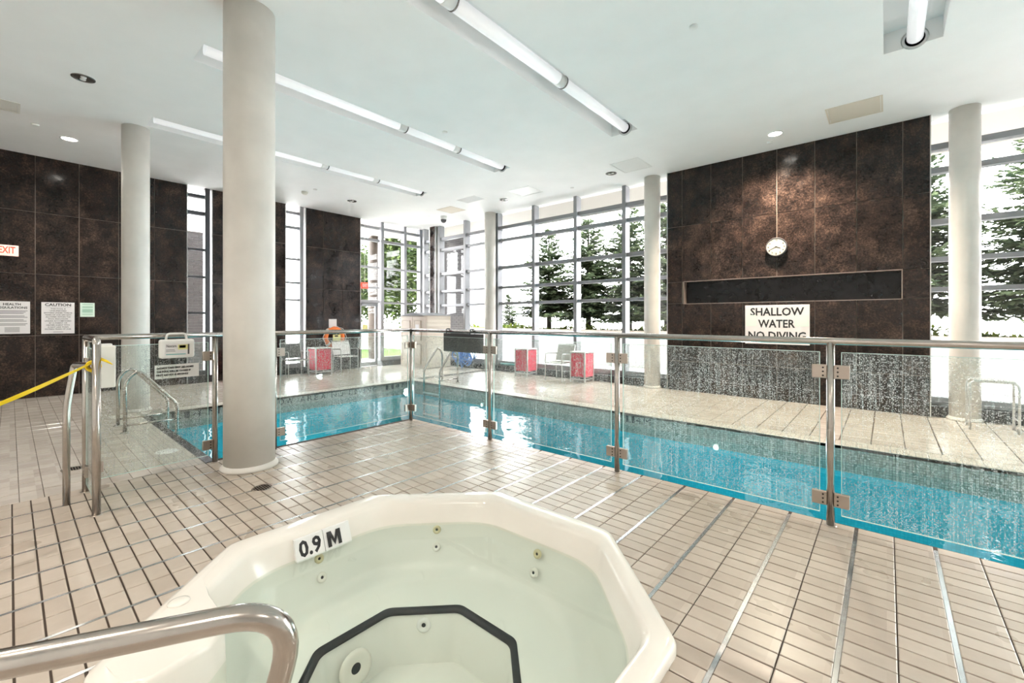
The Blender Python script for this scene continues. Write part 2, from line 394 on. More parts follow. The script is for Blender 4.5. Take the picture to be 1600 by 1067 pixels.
# ---- floor: grout bed with tiles laid on it
floor = struct('floor')
fb = MB(); zb = -0.006
def quad(x0, x1, y0, y1): fb.add([(x0,y0,zb),(x1,y0,zb),(x1,y1,zb),(x0,y1,zb)], [(0,1,2,3)])
quad(XL-0.3, XE, YS, 0.24); quad(XL-0.3, -3.06, 0.24, YE); quad(XN, -3.06, YE, YN)
quad(-0.74, XE, 0.24, YN); quad(-3.06, -0.74, 2.56, YN)
quad(XL-0.3, XP, YE, 9.3); quad(XP, XE, YP, 9.3)
h = 1.16; q = h*math.tan(PI/8)
for sx in (-1, 1):
    for sy in (-1, 1):
        fb.add([(OC.x+sx*h, OC.y+sy*h, zb), (OC.x+sx*q, OC.y+sy*h, zb), (OC.x+sx*h, OC.y+sy*q, zb)], [(0,1,2)])
fb.build('grout_bed', 'grout', floor)
def clip(poly, n, d):          # keep n.p >= d
    out = []
    for i in range(len(poly)):
        a, b = poly[i], poly[(i+1) % len(poly)]; da, db = a.dot(n)-d, b.dot(n)-d
        if da >= 0: out.append(a)
        if da*db < 0: out.append(a+(b-a)*(da/(da-db)))
    return out
OCT = [Vector((math.cos(k*PI/4), math.sin(k*PI/4))) for k in range(8)]
def tile_poly(mb, poly, dz=0.0):
    c = sum(poly, Vector((0,0)))/len(poly); n = len(poly); e = 0.004
    ins = [p+(c-p).normalized()*e for p in poly]; z = dz
    mb.add([(p.x,p.y,-0.012) for p in poly]+[(p.x,p.y,-0.002+z) for p in poly]+[(p.x,p.y,z) for p in ins],
           [tuple(2*n+i for i in range(n))]+[(n+i,n+(i+1)%n,2*n+(i+1)%n,2*n+i) for i in range(n)]+[(i,(i+1)%n,n+(i+1)%n,n+i) for i in range(n)])
PX, PY = 0.1955, 0.0985
tiles = []
for i in range(-24, 36):
    x0 = -0.55+i*PX
    for j in range(-32, 40):
        y0 = 0.012+j*PY; y1 = min(y0+PY, YN)
        if x0 < -5.2-PX or x0 > XE-PX or y1-y0 < 0.03: continue
        l, r = (0.011, 0.003) if i % 2 == 0 else (0.003, 0.011)
        g = 0.0042
        xa, xb = max(x0+l, -5.2), x0+PX-r
        if y0 > 3.7 and False: continue
        if xb-xa < 0.03: continue
        poly = [Vector((xa,y0+g)), Vector((xb,y0+g)), Vector((xb,y1-g)), Vector((xa,y1-g))]
        c = Vector(((xa+xb)/2, (y0+y1)/2))-OC
        k = max(range(8), key=lambda k: OCT[k].dot(c)); dist = OCT[k].dot(c)
        if dist < OA-0.25: continue
        if dist < OA+0.2:
            poly = clip(poly, OCT[k], OA-0.015+OCT[k].dot(OC))
            if len(poly) < 3: continue
            ar = abs(sum(poly[t].x*poly[(t+1) % len(poly)].y-poly[(t+1) % len(poly)].x*poly[t].y for t in range(len(poly))))/2
            if ar < 2e-4: continue
        dep = -0.6536*(xa+xb)/2+0.7568*(y0+y1)/2; lat = 0.7568*(xa+xb)/2+0.6536*(y0+y1)/2
        vis = dep > 0.3 and abs(lat/dep) < 1.22 and 1.45/dep*678 < 600
        tiles.append((dep if vis else 99+abs(dep), poly))
tiles.sort(key=lambda t: t[0])
cache = {}; rest = MB()
for idx, (dep, poly) in enumerate(tiles):
    dz = random.uniform(-0.0008, 0.0008)
    if idx >= 290: tile_poly(rest, poly, dz); continue
    c = sum(poly, Vector((0,0)))/len(poly); key = tuple((round(p.x-c.x,4), round(p.y-c.y,4)) for p in poly)
    if key not in cache:
        mb = MB(); tile_poly(mb, [Vector(k) for k in key]); o = mb.build('tile', 'tile', floor, local=True); cache[key] = o.data
    else:
        o = bpy.data.objects.new('tile', cache[key]); C.objects.link(o); o.parent = floor
    o.location = (c.x, c.y, dz)
rest.build('spa_deck_tiles', 'tile', floor, kind='stuff')
# deck tiles around the pool (300 x 150), joined
dk = MB(); DX, DY = 0.2965, 0.1475
def deck(x0, x1, y0, y1):
    i = math.floor((x0+3.105)/DX)
    while -3.105+i*DX < x1:
        a, b = max(x0, -3.105+i*DX), min(x1, -3.105+(i+1)*DX); i += 1
        j = math.floor((y0-0.051)/DY)
        while 0.051+j*DY < y1:
            c, d = max(y0, 0.051+j*DY), min(y1, 0.051+(j+1)*DY); j += 1
            if b-a > 0.03 and d-c > 0.03:
                tile_poly(dk, [Vector((a+0.006,c+0.0018)), Vector((b-0.006,c+0.0018)), Vector((b-0.006,d-0.0018)), Vector((a+0.006,d-0.0018))], random.uniform(-.0006,.0006))
deck(XP+0.05, XE, YP+0.27, 9.06); deck(XL, XP-0.27, YE-0.4, 9.06)
DX2 = DX; DX, DY = 0.2965, 0.1370
deck(XL, -5.205, YS, 0.998)
dk.build('deck_tiles', 'deck', floor, kind='stuff')
# metal expansion strips in the spa deck
for i in range(-24, 16, 2):
    x = -0.55+i*PX
    if x < -5.1 or x > 3: continue
    spans = [(YS, 3.80)]
    dx = abs(x-OC.x)
    if dx < OA:
        hh = OA if dx < OA*math.tan(PI/8) else OA*math.sqrt(2)-dx
        spans = [(YS, OC.y-hh-0.0), (OC.y+hh, 3.80)]
    for a, b in spans:
        if b-a > 0.05: MB().box(x-0.0095, x+0.0095, a, b, -0.01, -0.0005).build('metal_strip', 'strip', floor)
# pool copings (bands of small mosaic)
cp = MB()
cp.bbox(XP, XE, YP, YP+0.262, -0.05, 0.002, 0.012); cp.bbox(XP-0.262, XP, YE-0.42, YP+0.262, -0.05, 0.002, 0.012)
cp.build('coping', 'coping', floor)
MB().bbox(XP, -5.203, 1.0, YE-0.09, -0.03, 0.002, 0.004).build('coping', 'coping', floor)
MB().bbox(XP, -5.203, YE-0.09, YE, -0.05, 0.004, 0.004).build('coping', 'granite', floor, label='dark stone edge of the shallow end')
# ---- ceiling with four light troughs
ceiling = struct('ceiling')
TR = [(-8.80,-8.35), (-6.15,-5.71), (-3.47,-3.01), (-0.03,0.46)]; TY = (1.40, 6.56)
cb = MB(); t = 0.3
cb.box(XL-0.4, XE+0.2, YS-0.2, TY[0], ZC, ZC+t); cb.box(XL-0.4, XE+0.2, TY[1], 9.42, ZC, ZC+t)
xs = [XL-0.4]+[v for p in TR for v in p]+[XE+0.2]
for a, b in zip(xs[0::2], xs[1::2]): cb.box(a, b, TY[0], TY[1], ZC, ZC+t)
cb.build('ceiling_slab', 'ceiling', ceiling)
for a, b in TR:
    m = MB(); g = 0.002; zt = ZC+0.23
    m.box(a-0.02, b+0.02, TY[0]-0.02, TY[1]+0.02, zt, zt+0.03)
    m.box(a-0.02, a+g, TY[0], TY[1], ZC+0.001, zt); m.box(b-g, b+0.02, TY[0], TY[1], ZC+0.001, zt)
    m.box(a, b, TY[0]-0.02, TY[0]+g, ZC+0.001, zt); m.box(a, b, TY[1]-g, TY[1]+0.02, ZC+0.001, zt)
    m.build('light_trough', 'trough', ceiling)
# ---- right wall: feature wall of bronze slabs with a niche
wr = struct('wall_right')
x0, x1 = -3.455, 0.487
wb = MB(); nx0, nx1, nz0, nz1 = -3.115, 0.172, 1.77, 2.21
wb.box(x0, x1, YR+0.012, YR+0.40, 0, nz0-0.02); wb.box(x0, x1, YR+0.012, YR+0.40, nz1+0.02, ZC)
wb.box(x0, nx0-0.02, YR+0.012, YR+0.40, nz0-0.02, nz1+0.02); wb.box(nx1+0.02, x1, YR+0.012, YR+0.40, nz0-0.02, nz1+0.02)
wb.build('wall_core', 'wallgrout', wr)
MB().box(nx0-0.02, nx1+0.02, YR+0.16, YR+0.2, nz0-0.02, nz1+0.02).build('niche_back', 'slabdark', wr)
nb = MB(); g = 0.012
nb.box(nx0-g, nx1+g, YR-0.003, YR+0.16, nz1, nz1+g); nb.box(nx0-g, nx1+g, YR-0.003, YR+0.16, nz0-g, nz0)
nb.box(nx0-g, nx0, YR-0.003, YR+0.16, nz0, nz1); nb.box(nx1, nx1+g, YR-0.003, YR+0.16, nz0, nz1)
nb.build('niche_trim', 'nichetrim', wr)
cx = [x0, -3.158, -2.602, -2.045, -1.487, -0.929, -0.371, 0.185, x1]; cz = [0, 0.60, nz0, nz1, 3.345, ZC]
def panel(parent, axis, a0, a1, z0, z1, p, th=0.012):
    g = 0.0035; c = 0.0015
    if axis == 'y':      # faces -y at y = p
        V = [(a0+g,p+th,z0+g),(a1-g,p+th,z0+g),(a1-g,p+th,z1-g),(a0+g,p+th,z1-g),(a0+g+c,p,z0+g+c),(a1-g-c,p,z0+g+c),(a1-g-c,p,z1-g-c),(a0+g+c,p,z1-g-c)]
    else:                # faces +x at x = p
        V = [(p-th,a0+g,z0+g),(p-th,a1-g,z0+g),(p-th,a1-g,z1-g),(p-th,a0+g,z1-g),(p,a0+g+c,z0+g+c),(p,a1-g-c,z0+g+c),(p,a1-g-c,z1-g-c),(p,a0+g+c,z1-g-c)]
    MB().add(V, [(4,5,6,7),(0,1,5,4),(1,2,6,5),(2,3,7,6),(3,0,4,7),(0,3,2,1)]).build('panel', 'slab', parent)
for a, b in zip(cx, cx[1:]):
    for c, d in zip(cz, cz[1:]):
        if c == nz0 and a > x0 and b < x1: continue
        panel(wr, 'y', a, b, c, d, YR)
MB().box(x0-0.012, x0, YR-0.004, YR+0.4, 0, ZC).build('edge_trim', 'frame', wr); MB().box(x1, x1+0.012, YR-0.004, YR+0.4, 0, ZC).build('edge_trim', 'frame', wr)
# ---- left wall: bronze slabs between two slot windows
wl = struct('wall_left')
LZ = [0, 1.147, 2.293, 3.44, ZC]
def lrange(y0, y1, lines):
    ys = [y0]+[v for v in lines if y0+0.05 < v < y1-0.05]+[y1]
    MB().box(XL-0.32, XL-0.012, y0, y1, 0, ZC).build('wall_core', 'wallgrout', wl)
    for a, b in zip(ys, ys[1:]):
        for c, d in zip(LZ, LZ[1:]): panel(wl, 'x', a, b, c, d, XL)
lrange(YS, 2.614, [0.310+0.5785*k for k in range(-7, 5)])
lrange(3.105, 4.734, [3.66, 4.22]); lrange(5.265, 6.876, [5.75, 6.31])
for y in (2.614, 3.093, 4.734, 5.253, 6.876):
    MB().box(XL-0.3, XL+0.004, y, y+0.012, 0, ZC).build('edge_trim', 'frame', wl)
# walls out of the frame
ww = struct('wall_near'); MB().box(XL-0.4, XE+0.2, YS-0.2, YS, 0, ZC).build('wall_core', 'wallpaint', ww)
ww = struct('wall_end'); MB().box(XE, XE+0.2, YS, 9.42, 0, ZC).build('wall_core', 'wallpaint', ww)
# black granite curbs under the glazing
bb = struct('baseboard_right')
MB().bbox(XL-0.3, x0, 9.03, 9.42, -0.02, 0.16, 0.008).build('granite_curb', 'granite', bb); MB().bbox(x1, XE, 9.03, 9.42, -0.02, 0.16, 0.008).build('granite_curb', 'granite', bb)
bl = struct('baseboard_left')
for a, b in ((2.63, 3.09), (4.75, 5.25), (7.62, 9.02)): MB().bbox(XL-0.32, XL+0.06, a, b, -0.02, 0.16, 0.008).build('granite_curb', 'granite', bl)

# ---- windows
YG = 9.27
def window_y(n, xa, xb, mull, zs, mat='alu'):
    w = struct('window_%d' % n); hw = 0.045
    for m_ in mull: MB().bbox(m_-hw, m_+hw, YG-0.16, YG+0.05, 0.16, ZC, 0.004).build('mullion', mat, w)
    ed = [xa]+list(mull)+[xb]
    for a, b in zip(ed, ed[1:]):
        aa = a+hw if a in mull else a; bb_ = b-hw if b in mull else b
        if bb_-aa < 0.05: continue
        for z, hz in zs: MB().bbox(aa, bb_, YG-0.11, YG+0.04, z-hz/2, z+hz/2, 0.003).build('transom', mat, w)
        lv = [ZC]+[v for z, hz in zs for v in (z+hz/2, z-hz/2)]
        for z1, z0 in zip(lv[0::2], lv[1::2]): pass
        edges = sorted([(z-hz/2, z+hz/2) for z, hz in zs]); prev = 0.16
        for lo, hi in edges+[(ZC, ZC)]:
            if lo-prev > 0.03: MB().box(aa, bb_, YG-0.006, YG+0.006, prev, lo).build('pane', 'glass', w)
            prev = hi
    return w
def window_x(n, ya, yb, mull, zs, xg=-12.08, mat='alu', zbot=0.16):
    w = struct('window_%d' % n); hw = 0.05
    for m_ in mull: MB().bbox(xg-0.05, xg+0.13, m_-hw, m_+hw, zbot, ZC, 0.004).build('mullion', mat, w)
    ed = [ya]+list(mull)+[yb]
    for a, b in zip(ed, ed[1:]):
        aa = a+hw if a in mull else a; bb_ = b-hw if b in mull else b
        if bb_-aa < 0.05: continue
        for z, hz in zs: MB().bbox(xg-0.04, xg+0.10, aa, bb_, z-hz/2, z+hz/2, 0.003).build('transom', mat, w)
        prev = zbot
        for lo, hi in sorted([(z-hz/2, z+hz/2) for z, hz in zs])+[(ZC, ZC)]:
            if lo-prev > 0.03: MB().box(xg-0.006, xg+0.006, aa, bb_, prev, lo).build('pane', 'glass', w)
            prev = hi
    return w
ZR = [(4.06,0.09), (3.705,0.085), (2.925,0.085), (2.36,0.07), (1.905,0.07), (0.22,0.11)]
window_y(1, -12.0, x0-0.012, [-11.82, -11.02, -9.80, -8.45, -7.13, -5.82, -4.52], ZR)
window_y(2, x1+0.012, XE, [1.75, 3.1, 4.4], ZR)
ZL = [(4.29,0.075), (3.90,0.075), (3.06,0.055), (2.43,0.055), (1.97,0.055), (0.22,0.11)]
window_x(3, 2.626, 3.093, [3.01], [(4.29,0.075), (3.90,0.08), (3.06,0.05), (2.43,0.05), (1.60,0.05), (0.22,0.10)], mat='aludark')
window_x(4, 4.746, 5.253, [5.16], ZL)
window_x(5, 7.55, 9.2, [7.64, 8.49, 9.13], ZL)
window_x(6, 6.888, 7.55, [], [(4.29,0.075), (3.90,0.075), (3.06,0.055), (2.43,0.055), (2.0,0.09)], zbot=2.0)
door = struct('door_1'); dm = MB()
dm.bbox(-12.12, -12.06, 6.90, 7.53, 0.02, 0.14, 0.004); dm.bbox(-12.12, -12.06, 6.90, 7.53, 1.86, 1.95, 0.004)
dm.bbox(-12.12, -12.06, 6.90, 6.98, 0.14, 1.86, 0.004); dm.bbox(-12.12, -12.06, 7.45, 7.53, 0.14, 1.86, 0.004)
dm.build('door_frame', 'alu', door)
MB().box(-12.096, -12.084, 6.98, 7.45, 0.14, 1.86).build('pane', 'glass', door)
MB().tube(fillet([(-12.06,7.42,1.12),(-12.0,7.42,1.12),(-12.0,7.42,0.88),(-12.06,7.42,0.88)], 0.02), 0.012).build('door_handle', 'steel', door)
MB().bbox(-12.06, -12.0, 6.95, 7.25, 1.87, 1.94, 0.005).build('door_closer', 'alu', door)
MB().box(-12.082, -12.08, 7.02, 7.20, 1.05, 1.30).build('notice', 'yellowpaper', door, label='yellow notice taped to the door glass')
# tile-clad corner pier between the two glazed walls
pr = struct('trim_1'); MB().box(-11.40, -11.13, 9.06, 9.26, 0, ZC).build('pier_slab', 'slab', pr)
for x in (-11.412, -11.13): MB().box(x, x+0.012, 9.055, 9.26, 0, ZC).build('edge_trim', 'frame', pr)

# ================================================================ COLUMNS
def column(x, y, r, label, base=0.0):
    o = thing('column', label, 'column', (x, y, 0), 'round plastered columns')
    MB().lathe((x,y,0), [(r, 0.0), (r, 1.5), (r, 3.0), (r, ZC)], 48).build('shaft', 'column', o)
    MB().lathe((x,y,0), [(r+0.03, 0.001), (r+0.028, 0.02), (r+0.006, 0.045), (r+0.001, 0.05)], 48).build('base_cove', 'column', o)
column(-4.77, 1.553, 0.222, 'thick beige round column at the pool edge by the first-aid kit')
column(-9.03, 1.31, 0.173, 'grey-white round column behind the pool grab rails near the health notices')
column(-3.80, 8.99, 0.165, 'slim round column beside the left edge of the clock wall')
column(0.85, 9.0, 0.165, 'slim round column beside the right edge of the clock wall')
column(-8.58, 8.98, 0.16, 'slim round column by the far glazing next to the beige cabinet')

# ================================================================ SWIMMING POOL (L-shaped)
pool = thing('swimming_pool', 'L-shaped swimming pool with turquoise water and grey mosaic waterline', 'pool', (-6.9, 5.0, 0))
WZ = -0.185; PZ = -1.05
# outline (inner faces)
L = [(XP,YE), (XN,YE), (XN,YN), (XE,YN), (XE,YP), (XP,YP)]
def walls(z0, z1, inset=0.0):
    m = MB(); n = len(L)
    for i in range(n):
        a, b = L[i], L[(i+1) % n]
        m.add([(a[0],a[1],z0),(b[0],b[1],z0),(b[0],b[1],z1),(a[0],a[1],z1)], [(0,1,2,3)])
    return m
walls(-0.30, -0.006).build('waterline_band', 'band', pool); walls(PZ, -0.30).build('basin_walls', 'pool', pool)
MB().add([(x,y,PZ) for x,y in [(XP,YE),(XN,YE),(XN,YP),(XP,YP)]]+[(x,y,PZ) for x,y in [(XN,YN),(XE,YN),(XE,YP),(XN,YP)]], [(0,1,2,3),(4,5,6,7)]).build('basin_floor', 'pool', pool)
MB().add([(x,y,WZ) for x,y in [(XP,YE),(XN,YE),(XN,YN),(XN,YP),(XP,YP)]]+[(x,y,WZ) for x,y in [(XN,YN),(XE,YN),(XE,YP),(XN,YP)]], [(0,1,2,3,4),(5,6,7,8)]).build('water', 'water', pool)
st = MB()   # entry steps at the shallow end
for k in range(3): st.box(XP, XN, YE, YE+0.3*(3-k), PZ, PZ+0.22*(k+1)+0.1)
st.build('steps', 'pool', pool)
xw = XP+0.002
def mosaic(word, a0, a1, fn):
    ws = {'1': 0.45, '.': 0.3, 'I': 0.4, 'M': 1.15, 'W': 1.2}; tot = sum(ws.get(c, 0.9) for c in word); a = a0
    for c in word:
        w = ws.get(c, 0.9)/tot*(a1-a0)
        text(c, 0.15, 'ink', fn(a+w/2), 'mosaic_letter', pool, width=w*0.72, bold=0.0); a += w
for w_s, ya, yb in (('1.14M', 1.66, 2.36), ('SHALL', 2.50, 3.20), ('OW', 3.25, 3.55), ('AREA', 3.64, 4.17), ('NO', 4.26, 4.55), ('DIVING', 4.64, 5.33), ('1.14M', 5.53, 6.16)):
    mosaic(w_s, ya, yb, lambda y: frame_mtx((xw, y, -0.095), (0,1,0), (0,0,1)))
mosaic('1.14M', -3.08, -2.65, lambda x: frame_mtx((x, YP-0.002, -0.095), (1,0,0), (0,0,1)))
for x in (-6.2, -1.75, 2.6):  # outer two lamps are added to brighten the pool; the middle one is real
    pl_ = MB().lathe((x,YP,-0.28), [(0.045,0.0),(0.045,-0.02),(0.036,-0.03)], 28, 'y', cap=False).build('underwater_lamp', 'white', pool)
    MB().lathe((x,YP,-0.28), [(0.036,-0.012),(0.0,-0.012)], 28, 'y').build('lamp_lens', 'poollamp', pl_)
    ld = bpy.data.lights.new('pool_beam', 'SPOT'); ld.energy = 140; ld.color = (0.95,1,1); ld.spot_size = 2.8; ld.spot_blend = 1; ld.shadow_soft_size = 0.09
    lo = bpy.data.objects.new('pool_beam', ld); C.objects.link(lo); lo.parent = pl_; lo.location = Vector((x,YP-0.05,-0.28))-ORG[pl_.name]; lo.rotation_euler = (-PI/2,0,0)
lid = MB().lathe((-5.97,1.125,0.0), [(0.0,0.008),(0.095,0.008),(0.105,0.002)], 28).build('skimmer_lid', 'white')
tag(lid, 'white round skimmer lid in the ribbed coping by the shallow end', 'lid')

# ================================================================ HOT TUB
spa = thing('hot_tub', 'cream octagonal hot tub sunk in the beige tiled deck', 'hot tub', (OC.x, OC.y, 0))
def octa(c, a, rot=0): R = a/math.cos(PI/8); return [(c[0]+R*math.cos(PI/8+k*PI/4+rot), c[1]+R*math.sin(PI/8+k*PI/4+rot)) for k in range(8)]
outer = octa(OC, OA)
# inner lip (starts at the same vertex as octa(): right side upper, then counter-clockwise)
lip = [(-0.807,1.853), (-1.385,2.45), (-2.35,2.435), (-2.925,1.86), (-2.925,0.94), (-2.35,0.36), (-1.385,0.34), (-0.807,0.93)]
def inset(p, d):
    c = Vector((-1.866, 1.395)); out = []
    for x, y in p:
        v = Vector((x,y))-c; out.append(tuple(c+v*(1-d/v.length)))
    return out
def ring(pts, z, sub=5, rr=0.10):
    """octagon with rounded corners, sampled evenly so that rings match"""
    n = len(pts); out = []
    for i in range(n):
        a, b, c = Vector(pts[i-1]), Vector(pts[i]), Vector(pts[(i+1) % n])
        p = b+(a-b).normalized()*rr; q = b+(c-b).normalized()*rr
        for k in range(sub+1):
            u = k/sub; w = p*(1-u)**2+b*2*u*(1-u)+q*u*u; out.append(Vector((w.x, w.y, z)))
    return out
sh = MB()
sh.rings([ring(outer, -0.03, rr=0.05), ring(outer, 0.03, rr=0.05), ring(inset(outer,0.012), 0.048, rr=0.05), ring(inset(outer,0.035), 0.055, rr=0.05),
          ring(inset(lip,-0.035), 0.055, rr=0.07), ring(inset(lip,-0.012), 0.047, rr=0.08), ring(inset(lip,0.006), 0.022, rr=0.10),
          ring(inset(lip,0.03), -0.06, rr=0.16), ring(inset(lip,0.05), -0.115, rr=0.2)])
sh.build('rim', 'acrylic', spa)
BC = (-1.884, 1.37); bo = octa(BC, 0.56)
wlip = inset(lip, 0.05)
tb = MB()
tb.rings([ring(wlip, -0.115, rr=0.2), ring(inset(lip,0.065), -0.17, rr=0.2), ring(inset(lip,0.075), -0.19, rr=0.2), ring(inset(lip,0.13), -0.33, rr=0.2), ring(inset(lip,0.17), -0.40, rr=0.18), ring(inset(lip,0.25), -0.43, rr=0.15),
          ring(bo, -0.43, rr=0.04), ring(octa(BC,0.545), -0.44, rr=0.04), ring(octa(BC,0.50), -0.75, rr=0.05)])
tb.build('bench_shell', 'acrylicin', spa)
MB().prism([(p.x,p.y) for p in ring(octa(BC,0.51), 0, rr=0.05)], -0.76, -0.745).build('tub_floor', 'acrylicin', spa)
blk = MB(); blk.rings([ring(octa(BC,0.575), -0.427, rr=0.04), ring(octa(BC,0.54), -0.425, rr=0.04), ring(octa(BC,0.535), -0.455, rr=0.04)])
blk.build('bench_edge_band', 'black', spa, label='black band along the bench edge')
w_ = ring(inset(lip,0.046), -0.10, rr=0.18); MB().add(w_, [tuple(range(len(w_)))]).build('water', 'spawater', spa)
# entry platform in one corner
pl = [(-2.37,0.245), (-2.20,0.275), (-2.16,0.36), (-2.20,0.56), (-2.28,0.64), (-2.42,0.665), (-2.60,0.665), (-2.80,0.69), (-2.93,0.80), (-3.03,0.885)]
def shrink(p, d): c = Vector((-2.55,0.45)); return [tuple(c+(Vector(v)-c)*(1-d)) for v in p]
pm = MB(); pm.rings([[Vector((x,y,-0.43)) for x,y in shrink(pl,-0.06)], [Vector((x,y,0.03)) for x,y in pl], [Vector((x,y,0.05)) for x,y in shrink(pl,0.015)], [Vector((x,y,0.0575)) for x,y in shrink(pl,0.04)]], cap1=True)
pm.build('entry_platform', 'acrylic', spa)
MB().lathe((-2.64,0.545,0.055), [(0.046,0),(0.046,0.006),(0.03,0.012),(0.0,0.013)], 24).build('air_button', 'acrylic', spa)
def jet(p, nrm, r=0.03, mat='jet'):
    n_ = Vector(nrm).normalized(); up = Vector((0,0,1)); s = n_.cross(up).normalized(); u = s.cross(n_)
    rg = []
    for rr, h_ in ((r, -0.01), (r, 0.004), (r*0.8, 0.010), (r*0.45, 0.009), (r*0.30, 0.002)):
        rg.append([Vector(p)+n_*h_+(s*math.cos(2*PI*k/18)+u*math.sin(2*PI*k/18))*rr for k in range(18)])
    j = MB().rings(rg).build('jet', mat, spa)
    MB().add([v for v in rg[-1]], [tuple(range(18))]).build('nozzle', 'ink', j)
for side, ang in (((-2.865,1.35), 0), ((-2.585,2.12), -PI/4), ((-1.80,2.345), -PI/2), ((-1.06,2.08), -3*PI/4)):
    nx, ny = math.cos(ang), math.sin(ang)
    jet((side[0]-nx*0.0, side[1]-ny*0.0, -0.145), (nx,ny,0.25)); jet((side[0]+nx*0.04, side[1]+ny*0.04, -0.255), (nx,ny,0.35), 0.032, 'offwhite')
jet((-2.26,1.745,-0.52), (0.7,-0.7,0.1), 0.045, 'white'); jet((-2.36,1.33,-0.60), (1,0,0.12), 0.10, 'offwhite')
# 0.9M depth marker on the inner wall
def dtile(y0, y1):
    xt, xb = -2.900, -2.846
    return MB().add([(xt-0.03,y0,0.018),(xt,y0,0.018),(xb,y0,-0.108),(xb-0.05,y0,-0.108),(xt-0.03,y1,0.018),(xt,y1,0.018),(xb,y1,-0.108),(xb-0.05,y1,-0.108)], [(0,1,2,3),(7,6,5,4),(0,4,5,1),(1,5,6,2),(2,6,7,3),(3,7,4,0)]).build('depth_tile', 'white', spa)
mk = dtile(1.20, 1.385); mk2 = dtile(1.389, 1.575)
sl_ = Vector((-0.054,0,0.126)).normalized()
text('0.9', 0.135, 'ink', frame_mtx((-2.871,1.295,-0.048), (0,1,0), sl_), 'depth_number', mk, width=0.145, bold=0.03)
mw, mh, mt = 0.095, 0.098, 0.024
Mp = [(0,0),(0,mh),(mt*1.25,mh),(mw/2,mh*0.42),(mw-mt*1.25,mh),(mw,mh),(mw,0),(mw-mt,0),(mw-mt,mh*0.60),(mw/2,mh*0.04),(mt,mh*0.60),(mt,0)]
mm_ = frame_mtx((-2.871+0.0035,1.408,-0.045), (0,1,0), sl_)
MB().add([mm_ @ Vector((x,y-mh/2,z)) for z in (0.0,0.0008) for x, y in Mp], [tuple(range(12))[::-1], tuple(range(12,24))]+[(i,(i+1)%12,12+(i+1)%12,12+i) for i in range(12)]).build('depth_number', 'ink', mk2)
# stainless grab rail into the tub
gr = MB().tube(fillet([(-1.70,-1.19,0.92), (-0.825,0.353,0.92), (-0.872,0.308,0.68), (-0.93,0.27,0.2), (-0.93,0.27,0.05)], [0.16, 0.1, 0.1], 10), 0.0215, 20).build('grab_rail', 'steel')
tag(gr, 'brushed steel grab rail bending down into the hot tub', 'handrail')
def drain(x, y, label, r=0.085):
    dr = thing('floor_drain', label, 'drain', (x,y,0), 'round floor drains')
    MB().lathe((x,y,0), [(r,0.0),(r,0.003),(r-0.015,0.003)], 28, cap=False).build('drain_ring', 'clamp', dr)
    dg = MB().lathe((x,y,0), [(r-0.015,0.001),(0.0,0.001)], 28).build('drain_well', 'ink', dr)
    for k in range(-3, 4):
        w = math.sqrt(max(0, (r-0.017)**2-(k*0.019)**2)); MB().box(x-w, x+w, y+k*0.019-0.004, y+k*0.019+0.004, 0.001, 0.004).build('grate_bar', 'clamp', dg)
drain(-4.07, 1.425, 'small round metal floor drain in the beige tiles by the thick column')
drain(-5.97, 0.40, 'dark round floor drain in the deck tiles beside the bent handrail')
drain(-6.09, 7.67, 'small dark floor drain in the far deck in front of the grey mesh chair', 0.075)
# ================================================================ GLASS GUARD
gd = thing('glass_guard_rail', 'steel-posted guard rail with water-spotted glass panels along the pool', 'railing', (-5.17, 3.775, 0))
RZ = 1.297; GY = 3.775; GX = -5.175; rp = 0.025
MB().tube([(XE-0.05,GY,RZ), (GX+0.0,GY,RZ)], 0.0245, 16).build('handrail', 'steel', gd)
MB().tube([(GX,GY,RZ), (-5.165,1.86,RZ)], 0.0245, 16).build('handrail', 'steel', gd)
MB().tube(fillet([(-5.16,1.45,RZ), (-5.13,0.42,RZ), (-4.43,0.42,RZ), (-4.43,0.42,RZ-0.06)], [0.06,0.05]), 0.0245, 16).build('handrail', 'steel', gd)
def post(x, y, top=RZ, clamps=()):
    p = MB().tube([(x,y,0.0), (x,y,top-0.01)], rp, 16).build('post', 'steel', gd)
    MB().lathe((x,y,0), [(rp+0.012,0.0),(rp+0.012,0.004),(rp,0.006)], 20).build('foot_collar', 'clamp', p)
    for dx, dy in clamps:
        for z in (1.083, 0.188):
            a = Vector((x,y))+Vector((dx,dy))*0.02; b = Vector((x,y))+Vector((dx,dy))*0.108
            nx, ny = abs(dy)*0.016, abs(dx)*0.016
            cl = MB().bbox(min(a.x,b.x)-nx, max(a.x,b.x)+nx, min(a.y,b.y)-ny, max(a.y,b.y)+ny, z-0.047, z+0.047, 0.004).build('glass_clamp', 'clamp', p)
            for k in (-0.028, 0.0, 0.028):
                q_ = Vector((x,y))+Vector((dx,dy))*0.042
                bx = MB()
                if abs(dx): bx.lathe((q_.x, q_.y-0.017, z+k), [(0.0,-0.002),(0.006,-0.002),(0.006,0.0)], 10, 'y')
                else: bx.lathe((q_.x+0.017, q_.y, z+k), [(0.006,0.0),(0.006,0.002),(0.0,0.002)], 10, 'x')
                bx.build('screw', 'ink', cl)
E_, W_, N_, S_ = (1,0), (-1,0), (0,1), (0,-1)
PXS = [-5.18, -3.61, -1.94, -0.30, 1.33, 2.97, 4.6]
for i, x in enumerate(PXS): post(x, GY, RZ, (E_, S_) if i == 0 else (E_, W_))
post(-5.168, 1.93, RZ, (N_,)); post(-5.165, 1.364, RZ, (S_,)); post(-5.10, 0.42, RZ, (N_, E_)); post(-4.43, 0.42, RZ-0.02, (W_,))
